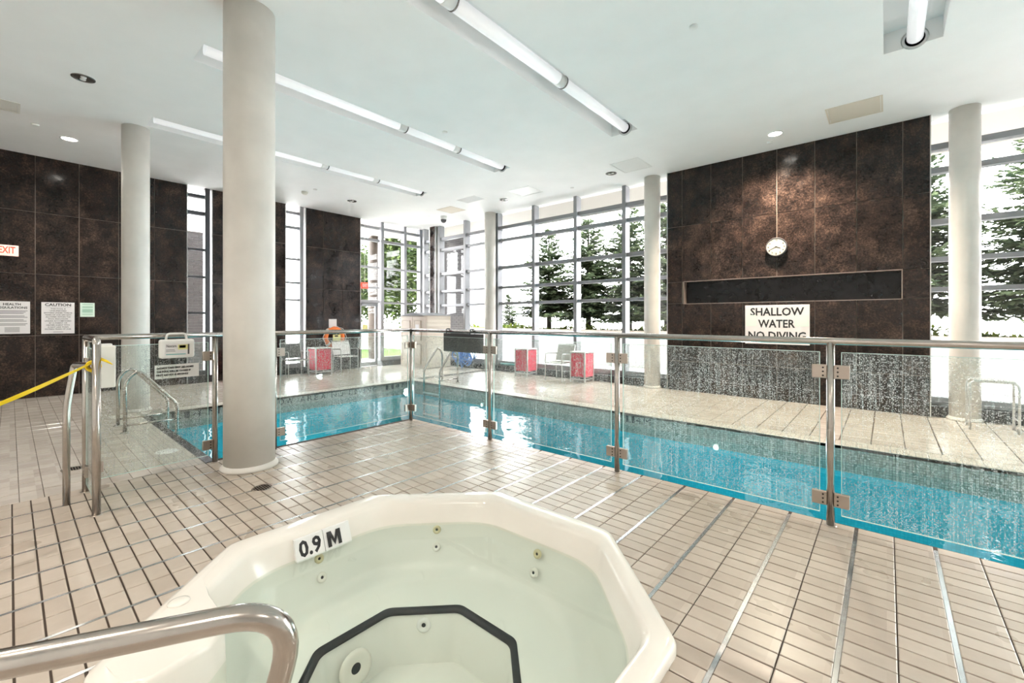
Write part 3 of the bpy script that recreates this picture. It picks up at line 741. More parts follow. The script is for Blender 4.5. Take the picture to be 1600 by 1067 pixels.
def gpanel(a, b, z0=0.085, z1=1.22):
    a, b = Vector(a), Vector(b); d = (b-a).normalized(); n_ = Vector((-d.y, d.x))*0.005
    c = [a+n_, b+n_, b-n_, a-n_]
    g_ = MB().prism([(p.x,p.y) for p in c], z0, z1).build('glass_panel', 'spotglass', gd)
    e = MB(); k = 0.004
    for s in (a, b): e.prism([(p.x,p.y) for p in (s+n_*1.1-d*k/2, s+n_*1.1+d*k/2, s-n_*1.1+d*k/2, s-n_*1.1-d*k/2)], z0, z1)
    for z in (z0, z1): e.prism([((p*1).x,(p*1).y) for p in (a+n_*1.1, b+n_*1.1, b-n_*1.1, a-n_*1.1)], z-k/2, z+k/2)
    e.build('polished_edge', 'glassedge', g_)
for a, b in zip(PXS, PXS[1:]): gpanel((a+0.062,GY), (b-0.062,GY))
gpanel((-5.176,3.715), (-5.168,1.99)); gpanel((-5.16,1.302), (-5.105,0.48)); gpanel((-5.04,0.42), (-4.492,0.42))
# bent handrail stub at the gate opening
hs = MB().tube(fillet([(-4.85,0.29,0.0), (-4.85,0.29,0.76), (-4.87,0.335,1.09), (-4.60,0.40,1.10), (-4.45,0.418,1.10)], [0.1,0.03,0.03]), 0.0225, 16).build('bent_handrail', 'steel')
tag(hs, 'bent steel handrail beside the guard posts, yellow tape tied to it', 'handrail')
# caution tape
tp = MB(); A = Vector((-4.46,0.412,1.135)); B = Vector((-3.62,-0.86,0.70)); n_ = 26; rg = []
for k in range(n_+1):
    u = k/n_; p = A.lerp(B, u)+Vector((0,0,-0.10*math.sin(PI*u)*0.6)); w = 0.008+0.014*min(1, u*2.2); an = 0.9+math.sin(u*9)*0.35
    d = Vector((0.25*math.cos(an), 0.2*math.cos(an), math.sin(an)))*w; rg.append((p-d, p+d, p+d+Vector((0.002,0.002,0)), p-d+Vector((0.002,0.002,0))))
tp.rings(rg, cap0=True, cap1=True, smooth=False)
for k in range(5):
    a0 = k*1.3; c0 = Vector((-4.52,0.409,1.10)); r0 = 0.028+0.003*k
    pts = [c0+Vector((0.014*(k-2)+0.01*math.sin(t*0.5), r0*math.cos(t*0.5+a0), r0*math.sin(t*0.5+a0))) for t in range(14)]
    tp.tube(pts, 0.007, 6)
tp.tube([(-4.47,0.41,1.12),(-4.44,0.445,1.155),(-4.40,0.47,1.14),(-4.36,0.50,1.115)], [0.012,0.014,0.010,0.003], 6)
tp.tube([(-4.53,0.41,1.09),(-4.535,0.415,1.03),(-4.51,0.42,0.985),(-4.53,0.41,0.97)], [0.010,0.012,0.010,0.006], 6)
tag(tp.build('caution_tape', 'tape'), 'yellow caution tape tied to the bent handrail', 'tape')
# white box on the first glass panel
bx = thing('equipment_box', 'white lidded plastic box fixed to the guard glass beside the end post', 'box', (-5.02,0.53,0.88))
MB().bbox(-5.09, -4.99, 0.465, 0.585, 0.88, 1.225, 0.012).build('box_body', 'offwhite', bx); MB().bbox(-4.988, -4.955, 0.46, 0.59, 0.875, 1.23, 0.01).build('box_lid', 'offwhite', bx)
MB().bbox(-5.03, -4.97, 0.50, 0.57, 1.225, 1.245, 0.006).build('latch', 'white', bx)
# first-aid kit hung on the rail, and its notice
kit = thing('first_aid_kit', 'white first-aid case hung from the rail by its handle', 'first aid kit', (-5.10,1.04,1.09))
MB().bbox(-5.145, -5.07, 0.905, 1.172, 1.085, 1.262, 0.018).build('case', 'white', kit)
MB().tube(fillet([(-5.107,0.955,1.255),(-5.107,0.965,1.315),(-5.107,1.105,1.315),(-5.107,1.115,1.255)], 0.025), 0.010, 10).build('handle', 'white', kit)
lb = MB().box(-5.070, -5.0685, 0.945, 1.13, 1.115, 1.225).build('printed_label', 'sign', kit)
text('Nexcare', 0.035, 'ink', frame_mtx((-5.068,0.99,1.20), (0,1,0), (0,0,1)), 'lettering', lb, width=0.075)
for y0_, y1_, z0_, z1_, m_ in ((1.04,1.118,1.165,1.212,'yellowpaper'), (1.05,1.10,1.180,1.205,'ink'), (1.115,1.128,1.12,1.215,'darkgrey'), (0.95,1.10,1.118,1.126,'teal'), (0.95,1.02,1.15,1.154,'darkgrey'), (0.95,1.015,1.163,1.167,'darkgrey')):
    MB().box(-5.0684, -5.0676, y0_, y1_, z0_, z1_).build('label_print', m_, lb)
nt_ = thing('first_aid_notice', 'white notice about the first-aid kit stuck on guard glass', 'sign', (-5.12,1.05,0.89))
MB().prism([(-5.132,0.877),(-5.150,1.223),(-5.147,1.223),(-5.129,0.877)], 0.893, 1.022).build('sheet', 'white', nt_)
for i, s in enumerate(('DO NOT TAKE FIRST AID HOME!', 'THE POOL WILL BE CLOSED IF', 'FIRST AID KIT IS MISSING!')):
    text(s, 0.024, 'ink', frame_mtx((-5.1345,1.035-0.012*i,0.992-0.033*i), (-0.05,1,0.0), (0,0,1)), 'lettering', nt_, width=0.285-0.02*i, depth=0.003)
# dark board hung on the rail over the far ladder
bd = thing('hanging_board', 'dark grey board hooked on the guard rail, blank side out', 'sign', (-4.13,3.84,1.03))
MB().bbox(-4.51, -3.757, 3.812, 3.822, 1.025, 1.268, 0.003).build('board', 'darkgrey', bd)
for x in (-4.37, -3.92): MB().tube(fillet([(x,3.826,1.20),(x,3.826,1.25),(x,3.81,1.328),(x,3.742,1.328),(x,3.742,1.255)], 0.02), 0.006, 8).build('hook', 'ink', bd)

# ================================================================ LADDERS
def hoop(x, s, y0, par):
    return MB().tube(fillet([(x,y0,0.0),(x,y0,0.66),(x,y0+s*0.13,0.80),(x,y0+s*0.535,0.30),(x,y0+s*0.535,-0.75)], [0.11,0.1,0.06,], 7), 0.021, 14).build('hoop', 'steel', par)
def ladder(xa, xb, y0, s, label, rungs):
    l_ = thing('pool_ladder', label, 'ladder', ((xa+xb)/2, y0, 0), 'steel pool ladders')
    for x in (xa, xb):
        hp = hoop(x, s, y0, l_)
        MB().tube([(x,y0,0.095),(x,y0+s*0.535,0.095)], 0.013, 12).build('crossbar', 'steel', hp)
        MB().lathe((x,y0,0), [(0.05,0.0),(0.05,0.005),(0.03,0.02),(0.022,0.022)], 20).build('flange', 'steel', hp)
    if rungs:
        for z in (-0.22, -0.47, -0.70): MB().bbox(xa, xb, min(y0+s*0.51,y0+s*0.585), max(y0+s*0.51,y0+s*0.585), z-0.012, z+0.012, 0.005).build('rung', 'white', l_)
    else:
        for x in (xa, xb): MB().lathe((x,y0+s*0.535,-0.20), [(0.032,0.0),(0.036,0.03),(0.026,0.06)], 14).build('end_bumper', 'white', l_)
ladder(-7.89, -7.34, 0.96, 1, 'pair of steel grab hoops at the shallow end near the grey-white column', False)
ladder(-8.02, -7.47, 6.74, -1, 'steel ladder at the far corner of the pool by the beige cabinet', True)

# ================================================================ FURNITURE
def chair(label, sl, name='pool_chair'):
    t = thing(name, label, 'chair', (0,0,0), 'metal pool chairs')
    r = 0.012
    for sx in (-1, 1):
        x = sx*0.25
        MB().tube([(x,-0.22,0),(x,-0.22,0.43)], r, 10).build('leg', 'frame', t, True); MB().tube([(x,0.22,0),(x,0.20,0.43)], r, 10).build('leg', 'frame', t, True)
        MB().tube(fillet([(x,-0.22,0.42),(x,-0.22,0.64),(x,0.23,0.62)], 0.06), r, 10).build('armrest', 'frame', t, True)
        MB().tube([(x,0.18,0.40),(x,0.31,0.84)], r, 10).build('back_post', 'frame', t, True)
    MB().tube(fillet([(-0.25,-0.22,0.42),(0.25,-0.22,0.42)], 0.05), r, 10).build('seat_rail', 'frame', t, True)
    MB().tube([(-0.25,0.30,0.84),(0.25,0.30,0.84)], r, 10).build('top_rail', 'frame', t, True)
    MB().bbox(-0.24, 0.24, -0.22, 0.20, 0.415, 0.432, 0.005).build('seat', sl, t, True)
    MB().add([(-0.24,0.195,0.46),(0.24,0.195,0.46),(0.24,0.30,0.82),(-0.24,0.30,0.82),(-0.24,0.210,0.455),(0.24,0.210,0.455),(0.24,0.315,0.815),(-0.24,0.315,0.815)],
             [(0,1,2,3),(7,6,5,4),(0,4,5,1),(2,6,7,3),(1,5,6,2),(0,3,7,4)]).build('backrest', sl, t, True)
    return t
def place(o, x, y, rz): o.location = (x,y,0); o.rotation_euler = (0,0,rz)
c1 = chair('grey mesh pool chair between two red side tables', 'sling'); place(c1, -5.95, 8.62, -0.05)
c2 = chair('dark mesh pool chair in front of the slot window', 'slingdark'); place(c2, -11.4, 4.75, PI/2)
c3 = chair('pale grey pool chair under the orange life ring', 'sign'); place(c3, -11.45, 6.14, PI/2)
def table(x0, x1, y0, y1, label, hgt=0.68):
    t = thing('side_table', label, 'table', ((x0+x1)/2,(y0+y1)/2,0), 'red-panelled side tables')
    for x in (x0, x1):
        for y in (y0, y1): MB().bbox(x-0.016, x+0.016, y-0.016, y+0.016, 0, hgt, 0.003).build('leg', 'frame', t)
    MB().bbox(x0-0.016, x1+0.016, y0-0.016, y1+0.016, hgt, hgt+0.025, 0.004).build('table_top', 'white', t)
    f = MB(); 
    for z in (0.06,):
        f.box(x0, x1, y0-0.012, y0+0.012, z, z+0.025); f.box(x0, x1, y1-0.012, y1+0.012, z, z+0.025); f.box(x0-0.012, x0+0.012, y0, y1, z, z+0.025); f.box(x1-0.012, x1+0.012, y0, y1, z, z+0.025)
    f.build('bottom_frame', 'frame', t)
    a = 0.017
    MB().box(x0+a, x1-a, y0-0.006, y0+0.006, 0.13, hgt-0.02).build('side_panel', 'red', t); MB().box(x0+a, x1-a, y1-0.006, y1+0.006, 0.13, hgt-0.02).build('side_panel', 'red', t)
    MB().box(x0-0.006, x0+0.006, y0+a, y1-a, 0.13, hgt-0.02).build('side_panel', 'red', t); MB().box(x1-0.006, x1+0.006, y0+a, y1-a, 0.13, hgt-0.02).build('side_panel', 'red', t)
table(-7.29, -6.89, 8.57, 8.95, 'red-panelled side table by the glazing, nearer the beige cabinet')
table(-5.58, -5.20, 8.55, 8.93, 'red-panelled side table by the glazing, nearer the clock wall')
table(-11.68, -11.22, 5.20, 5.62, 'red-panelled side table left of the life ring')
table(-11.72, -11.30, 3.36, 3.76, 'red-panelled side table mostly hidden by the thick column')
so = thing('metal_stool', 'silver tube-framed stool in front of the right-hand glazing', 'stool', (1.05,8.42,0))
for y in (8.28, 8.60): MB().tube(fillet([(0.83,y,0.0),(0.83,y,0.64),(1.26,y,0.64),(1.26,y,0.0)], 0.07), 0.013, 12).build('leg_frame', 'frame', so)
MB().bbox(0.86, 1.23, 8.27, 8.61, 0.645, 0.665, 0.006).build('seat', 'frame', so)
for x in (0.83, 1.26): MB().tube([(x,8.28,0.16),(x,8.60,0.16)], 0.009, 10).build('stretcher', 'frame', so)
# beige storage cabinet
cbn = thing('storage_cabinet', 'beige resin storage cabinet with two doors and dark roof', 'cabinet', (-10.8,8.4,0))
X0, X1, Y0, Y1, HC = -11.43, -10.20, 7.94, 8.90, 1.56
MB().box(X0+0.01, X1-0.01, Y0+0.02, Y1, 0.0, HC).build('body', 'resin', cbn)
for a, b in ((X0+0.02, (X0+X1)/2-0.006), ((X0+X1)/2+0.006, X1-0.09)):
    d_ = MB().bbox(a, b, Y0-0.01, Y0+0.02, 0.06, HC-0.02, 0.006).build('door', 'resin', cbn)
    w = (b-a); 
    for z0_, z1_ in ((0.12,0.72), (0.82,1.42)):
        MB().bbox(a+0.1, b-0.1, Y0-0.022, Y0-0.006, z0_, z1_, 0.02).build('door_panel', 'resin', d_)
MB().bbox((X0+X1)/2+0.02, (X0+X1)/2+0.05, Y0-0.05, Y0-0.01, 0.85, 1.0, 0.005).build('handle', 'darkgrey', cbn)
MB().box((X0+X1)/2+0.17, (X0+X1)/2+0.34, Y0-0.026, Y0-0.023, 1.02, 1.30).build('notice', 'sign', cbn)
MB().bbox(X1-0.085, X1+0.01, Y0-0.015, Y0+0.06, 0, HC, 0.005).build('corner_post', 'resin', cbn)
k = 14
for i in range(k):
    z = 0.02+i*(HC-0.02)/k; MB().add([(X1-0.01,Y0+0.06,z),(X1-0.01,Y1,z),(X1+0.016,Y1,z+0.006),(X1+0.016,Y0+0.06,z+0.006),(X1-0.004,Y0+0.06,z+(HC-.02)/k),(X1-0.004,Y1,z+(HC-.02)/k)], [(0,1,2,3),(3,2,5,4),(0,3,4),(1,5,2),(0,4,5,1)]).build('slat', 'resinlight', cbn)
rf = MB(); xm = (X0+X1)/2; a_, b_ = Y0-0.05, Y1+0.03
rf.add([(X0-0.05,a_,HC),(xm,a_,HC+0.10),(X1+0.05,a_,HC),(X0-0.05,b_,HC),(xm,b_,HC+0.10),(X1+0.05,b_,HC)], [(0,1,2),(3,5,4),(0,3,4,1),(1,4,5,2),(0,2,5,3)])
rf.build('roof', 'roofdark', cbn)
# blue rope bundle and teal foam on the curb
bp_ = MB(); rnd = random.Random(3)
for i in range(16):
    c = Vector((-9.42+rnd.uniform(-0.28,0.28), 8.74+rnd.uniform(-0.12,0.12), 0.24+rnd.uniform(-0.03,0.16))); ax = Vector((rnd.uniform(-1,1), rnd.uniform(-1,1), rnd.uniform(-0.4,1))).normalized()
    s = ax.orthogonal().normalized(); u_ = ax.cross(s); R_ = rnd.uniform(0.10,0.20)
    bp_.tube([c+s*R_*1.4*math.cos(t*PI/9)*(1+0.1*math.sin(t*2))+u_*R_*math.sin(t*PI/9) for t in range(18)], 0.016, 7, closed=True)
mn = min(v.z for v in bp_.v)
for v in bp_.v: v.z -= mn
tag(bp_.build('rope_bundle', 'blue'), 'tangled blue lane rope heaped beside the beige cabinet', 'rope')
tf = MB().tube([(-8.30,9.12,0.192),(-8.1,9.08,0.192),(-7.85,9.12,0.192),(-7.65,9.09,0.192)], 0.032, 10).build('foam_noodle', 'teal'); tag(tf, 'teal foam noodle lying on the granite curb', 'pool noodle')

# ================================================================ THINGS ON THE WALLS
# life ring
lr = thing('life_ring', 'orange life ring hung on the dark wall', 'life ring', (XL+0.06,6.03,0.70))
cc = Vector((XL+0.065,6.03,0.94))
MB().tube([cc+Vector((0,0.245*math.cos(k*PI/20),0.245*math.sin(k*PI/20))) for k in range(40)], 0.062, 14, closed=True).build('ring', 'orange', lr)
for a in (PI/4, 3*PI/4, 5*PI/4, 7*PI/4):
    MB().tube([cc+Vector((0,0.245*math.cos(a+d),0.245*math.sin(a+d))) for d in (-0.12,0,0.12)], 0.066, 14).build('band', 'white', lr)
MB().tube([cc+Vector((0.04,0.33*math.cos(k*PI/20)*(1+0.05*math.cos(k*PI/2.5)),0.32*math.sin(k*PI/20)*(1+0.05*math.cos(k*PI/2.5)))) for k in range(40)], 0.007, 6, closed=True).build('grab_line', 'white', lr)
sg = MB().box(XL+0.003, XL+0.008, 5.90, 6.13, 1.222, 1.46).build('notice', 'sign'); tag(sg, 'small white notice above the life ring', 'sign')
sg = MB().bbox(XL+0.142, XL+0.152, 5.95, 6.18, 0.82, 1.02, 0.002).build('warning_card', 'yellowpaper'); tag(sg, 'yellow warning card in front of the life ring', 'sign')
MB().box(XL+0.1525, XL+0.1535, 6.0, 6.1, 0.96, 1.0).build('print', 'ink', sg)
MB().tube([(XL+0.14,6.06,1.09),(XL+0.145,6.06,1.01)], 0.004, 6).build('cord', 'white', sg)
def lsign(name, label, y0, y1, z0, z1, mat='sign'):
    s_ = thing(name, label, 'sign', (XL, (y0+y1)/2, z0)); MB().bbox(XL+0.002, XL+0.010, y0, y1, z0, z1, 0.002).build('board', mat, s_); return s_
XS = XL+0.0105
def lt(s, par, y, z, size, width=None, ink='ink', bold=0.016): return text(s, size, ink, frame_mtx((XS,y,z), (0,1,0), (0,0,1)), 'lettering', par, width=width, bold=bold)
h1 = lsign('health_notice', 'white HEALTH REGULATIONS board on the dark wall', -0.19, 0.246, 1.19, 1.778)
lt('HEALTH', h1, 0.028, 1.722, 0.055, 0.21, bold=0.03); lt('REGULATIONS', h1, 0.028, 1.662, 0.055, 0.37, bold=0.03)
for i in range(17):
    if i in (3, 6, 9, 12): continue
    w = 0.37-0.06*((i*7) % 5)/5 if i < 13 else 0.18
    yc = -0.155+w/2 if i < 13 else 0.03
    MB().box(XS, XS+0.001, yc-w/2, yc+w/2, 1.605-i*0.0235-0.004, 1.605-i*0.0235+0.004).build('print_line', 'ink', h1)
c_ = lsign('caution_notice', 'white CAUTION board about unsupervised bathers on the dark wall', 0.386, 0.824, 1.18, 1.774)
lt('CAUTION', c_, 0.605, 1.725, 0.07, 0.345, bold=0.03)
MB().box(XS, XS+0.001, 0.435, 0.775, 1.681, 1.684).build('print_line', 'ink', c_)
for i, (s, w) in enumerate((('THIS POOL IS',.2), ('UNSUPERVISED',.22), ('BATHERS UNDER TWELVE',.37), ('YEARS OF AGE ARE NOT',.35), ('ALLOWED WITHIN THE',.33), ('POOL ENCLOSURE',.26), ('UNLESS ACCOMPANIED',.35), ('BY A PARENT OR',.24), ('HIS/HER AGENT WHO',.31), ('IS NOT LESS THAN',.27), ('SIXTEEN YEARS OF AGE.',.35))):
    lt(s, c_, 0.605, 1.650-i*0.0385, 0.030, w)
MB().box(XS, XS+0.001, 0.54, 0.67, 1.208, 1.214).build('print_line', 'ink', c_)
g_ = lsign('green_notice', 'small pale green notice beside the CAUTION board', 0.90, 1.107, 1.50, 1.776, 'greenpaper')
for z in (1.745, 1.70, 1.685, 1.65, 1.635, 1.62, 1.605, 1.59, 1.55): MB().box(XS, XS+0.001, 0.93, 1.08, z-0.004, z+0.004).build('print_line', 'greenink', g_)
ex = thing('exit_sign', 'lit red EXIT sign on the dark wall above the health notice', 'exit sign', (XL,-0.08,2.60))
MB().bbox(XL+0.0, XL+0.05, -0.185, 0.106, 2.592, 2.782, 0.006).build('housing', 'exitwhite', ex)
text('EXIT', 0.17, 'exitred', frame_mtx((XL+0.0515,-0.035,2.687), (0,1,0), (0,0,1)), 'lettering', ex, width=0.2, bold=0.02)
ex = thing('exit_sign', 'lit red EXIT sign hanging over the glass door', 'exit sign', (-11.9,7.05,2.38))
MB().bbox(-11.93, -11.89, 6.89, 7.10, 2.38, 2.56, 0.005).build('housing', 'exitred', ex)
text('EXIT', 0.13, 'sign', frame_mtx((-11.8885,6.995,2.47), (0,1,0), (0,0,1)), 'lettering', ex, width=0.16)
MB().tube([(-11.91,7.0,2.56),(-11.91,7.0,ZC)], 0.006, 8).build('hanger', 'frame', ex)
# shallow-water sign on the clock wall
sw = thing('depth_sign', 'white SHALLOW WATER NO DIVING sign on the clock wall', 'sign', (-1.5,YR,1.0))
MB().bbox(-1.994, -0.997, YR-0.012, YR-0.002, 1.005, 1.708, 0.003).build('board', 'sign', sw)
for i, (s, w) in enumerate((('SHALLOW',.83), ('WATER',.57), ('NO DIVING',.89))):
    text(s, 0.195, 'ink', frame_mtx((-1.495,YR-0.0128,1.580-i*0.214), (1,0,0), (0,0,1)), 'lettering', sw, width=w, bold=0.024)
for a, b in ((-1.98,-1.81), (-1.21,-1.01)): MB().box(a, b, YR-0.0135, YR-0.0122, 1.33, 1.53).build('paper_patch', 'greenpaper', sw)
# clock, 3:41
ck = thing('wall_clock', 'round cream-faced wall clock with a dark rim', 'clock', (-1.484,YR,2.60))
cc = (-1.484, YR, 2.735)
MB().lathe(cc, [(0.165,0.0),(0.165,-0.075),(0.155,-0.085),(0.148,-0.06)], 40, 'y', cap=False).build('case', 'darkgrey', ck)
fc = MB().lathe(cc, [(0.15,-0.0762),(0.0,-0.0762)], 40, 'y', cap=False).build('dial', 'clockface', ck)
for k in range(1, 13):
    a = PI/2-k*PI/6; text(str(k), 0.042, 'ink', frame_mtx((cc[0]+0.122*math.cos(a), YR-0.0785, cc[2]+0.122*math.sin(a)), (1,0,0), (0,0,1)), 'numeral', fc)
for ang, ln, w in ((PI/2-2*PI*(3+41/60)/12, 0.072, 0.006), (PI/2-2*PI*41/60, 0.105, 0.0045)):
    d = Vector((math.cos(ang),0,math.sin(ang))); s = Vector((-d.z,0,d.x))*w; o_ = Vector(cc)+Vector((0,-0.081,0))
    vs_ = [o_-d*0.02-s, o_+d*ln-s*0.5, o_+d*ln+s*0.5, o_-d*0.02+s]; MB().add(vs_+[v+Vector((0,0.002,0)) for v in vs_], [(0,1,2,3),(7,6,5,4),(0,4,5,1),(1,5,6,2),(2,6,7,3),(3,7,4,0)]).build('hand', 'ink', ck)

# ================================================================ CEILING FIXTURES
def tube_lamp(x, z, label, joints):
    t = thing('tube_light', label, 'light', (x, 3.9, z-0.08), 'long tube lights in the ceiling troughs')
    ya, yb = TY[0]+0.06, TY[1]-0.03
    ed = [ya]+joints+[yb]
    for i, (a, b) in enumerate(zip(ed, ed[1:])):
        MB().tube([(x,a,z),(x,b-0.01,z)], 0.078 if i < len(ed)-2 else 0.071, 28).build('tube_section', 'tube', t)
    for j in joints:
        MB().lathe((x,j,z), [(0.080,-0.012),(0.086,-0.012),(0.086,0.004),(0.080,0.004)], 28, 'y').build('joint_ring', 'can', t)
        MB().lathe((x,j,z), [(0.0795,-0.14),(0.0815,-0.13),(0.0815,-0.02)], 28, 'y').build('collar', 'white', t)
    for y_ in (TY[1]-0.006,):
        MB().lathe((x,y_,z), [(0.115,-0.0),(0.115,-0.008),(0.085,-0.008),(0.085,0.0)], 28, 'y', cap=False).build('end_plate', 'frame', t)
        MB().lathe((x,y_,z), [(0.0,-0.003),(0.085,-0.003)], 28, 'y').build('end_socket', 'ink', t)
for (a, b), lab in zip(TR, ('tube light in the trough nearest the notice wall', 'tube light in the trough above the thick column', 'tube light in the trough over the hot tub side of the pool', 'tube light in the trough nearest the clock wall end')):
    tube_lamp((a+b)/2+0.02, ZC+0.07, lab, [2.85, 4.75] if a > -4 else [4.2, 5.35])
def downlight(x, y, label, lit, power=60, group='round recessed downlights', blend=0.9, size=2.4, col=(1,0.93,0.82)):
    t = thing('downlight', label, 'light', (x,y,ZC-0.02), group)
    MB().lathe((x,y,ZC), [(0.115,0.0),(0.115,-0.006),(0.098,-0.010),(0.092,-0.001)], 32, cap=False).build('trim_ring', 'ceiling' if lit else 'can', t)
    MB().lathe((x,y,ZC), [(0.094,-0.003),(0.0,-0.0025)], 32).build('reflector', 'lamp' if lit else 'can', t)
    if not lit:
        for s in (-0.035, 0.035): MB().lathe((x+s,y,ZC-0.006), [(0.03,0.002),(0.026,-0.006),(0.0,-0.009)], 14).build('bulb', 'white', t)
    else:
        ld = bpy.data.lights.new('lamp_beam', 'SPOT'); ld.energy = power; ld.color = col; ld.spot_size = size; ld.spot_blend = blend; ld.shadow_soft_size = 0.07
        lo = bpy.data.objects.new('lamp_beam', ld); C.objects.link(lo); lo.parent = t; lo.location = (0,0,-0.01)
downlight(-7.66, 0.606, 'unlit dark downlight between the thick and grey-white columns', False)
downlight(-10.39, 5.746, 'unlit downlight in front of the life ring wall', False)
downlight(-4.345, 8.19, 'unlit downlight beside the white ceiling panel near the clock wall', False)
downlight(-7.36, 8.20, 'unlit downlight beside the grey ceiling grille', False)
downlight(-10.42, 0.655, 'lit downlight in front of the notice wall', True, 170)
downlight(-10.35, 8.19, 'lit downlight over the beige cabinet', True, 160)
downlight(-1.385, 8.195, 'lit downlight above the clock', True, 650, col=(1,0.83,0.66))
for x, y in ((-4.6,-1.6), (-1.9,-1.6), (0.9,-1.6), (3.4,0.6), (3.4,4.0)):  # downlights added out of view to brighten and warm the room
    downlight(x, y, 'added unseen lit downlight over the deck behind the hot tub', True, 160, group='added unseen downlights over the rear deck', col=(1,0.90,0.80))
def cpanel(name, label, x0_, x1_, y0_, y1_, mat, cat='panel', slats=False):
    t = thing(name, label, cat, ((x0_+x1_)/2,(y0_+y1_)/2,ZC-0.01))
    f = MB(); w = 0.022; z0_ = ZC-0.006
    f.box(x0_,x1_,y0_,y0_+w,z0_,ZC); f.box(x0_,x1_,y1_-w,y1_,z0_,ZC); f.box(x0_,x0_+w,y0_+w,y1_-w,z0_,ZC); f.box(x1_-w,x1_,y0_+w,y1_-w,z0_,ZC)
    f.build('frame', mat, t)
    MB().box(x0_+w+0.006,x1_-w-0.006,y0_+w+0.006,y1_-w-0.006,ZC-0.004,ZC-0.0005).build('face', mat if not slats else 'darkgrey', t)
    if slats:
        n = 14
        for i in range(n):
            y = y0_+w+(y1_-y0_-2*w)*(i+0.5)/n; MB().box(x0_+w,x1_-w,y-0.009,y+0.006,ZC-0.008,ZC-0.004).build('slat', 'trough', t)
cpanel('access_panel', 'white square access panel in the ceiling by the unlit downlight', -4.12, -3.53, 7.69, 8.36, 'white')
cpanel('access_panel', 'white square access panel over the red side tables', -6.80, -6.17, 7.72, 8.29, 'white')
cpanel('access_panel', 'pale yellow access panel by the dome camera', -9.45, -8.85, 7.73, 8.28, 'resinlight')
cpanel('air_grille', 'grey slatted air grille in the ceiling', -8.30, -7.64, 7.45, 7.85, 'trough', 'grille', True)
cpanel('access_panel', 'beige rectangular access panel in the ceiling near the clock wall', -0.68, -0.04, 7.72, 8.34, 'resinlight')
cpanel('access_panel', 'cream access panel in the ceiling near the EXIT sign', -9.70, -9.24, -0.5, 0.10, 'offwhite')
for x, y, lab in ((-1.515,4.638,'white sprinkler disc over the pool arm below the clock'), (-5.423,4.612,'white sprinkler disc between the two middle tube lights'), (-10.12,4.67,'white sprinkler disc near the ceiling sensor'), (-5.49,8.48,'white sprinkler disc near the glazing'), (-1.516,8.522,'white sprinkler disc beside the lit downlight over the clock'), (-10.04,0.26,'white sprinkler disc near the notice wall')):
    tag(MB().lathe((x,y,ZC), [(0.045,0.0),(0.045,-0.012),(0.036,-0.02),(0.0,-0.022)], 24).build('sprinkler_cover', 'white'), lab, 'sprinkler', 'ceiling sprinkler covers')
sd = MB().lathe((-10.516,4.603,ZC), [(0.07,0.0),(0.07,-0.03),(0.045,-0.06),(0.02,-0.07),(0.0,-0.07)], 24).build('ceiling_sensor', 'offwhite'); tag(sd, 'grey-white ceiling sensor over the dark wall chairs', 'sensor')
dc = thing('dome_camera', 'dome security camera on the ceiling over the beige cabinet', 'camera', (-9.897,8.368,ZC-0.2))
MB().lathe((-9.897,8.368,ZC), [(0.10,0.0),(0.10,-0.06),(0.085,-0.10)], 24).build('housing', 'white', dc)
MB().lathe((-9.897,8.368,ZC-0.10), [(0.085,0.0),(0.075,-0.05),(0.04,-0.085),(0.0,-0.095)], 24).build('dome', 'darkgrey', dc)

# ================================================================ OUTSIDE
gnd = MB().add([(-60,9.42,-0.03),(60,9.42,-0.03),(60,80,-0.03),(-60,80,-0.03),(-60,-30,-0.03),(-12.3,-30,-0.03),(-12.3,9.42,-0.03)], [(0,1,2,3),(4,5,6,0)]).build('ground', 'concrete'); gnd['kind'] = 'structure'
lw_ = MB().add([(-15.0,7.0,-0.02),(-15.0,11.2,-0.02),(-19.5,14.5,-0.02),(-19.5,8.0,-0.02)], [(0,1,2,3)]).build('lawn', 'grass'); lw_['kind'] = 'structure'
# eaves outside the glazing
ev = struct('trim_2'); MB().box(XL-2.2, XE+1, 9.44, 11.3, 4.53, 4.75).build('eave', 'soffit', ev); MB().box(XL-2.4, XL-0.42, 4.5, 9.44, 4.53, 4.75).build('eave', 'soffit', ev)
oc = thing('outdoor_column', 'brown round column outside the glass door', 'column', (-14.45,8.85,0)); MB().lathe((-14.45,8.85,0), [(0.19,0),(0.19,4.53)], 32).build('shaft', 'brownpaint', oc)
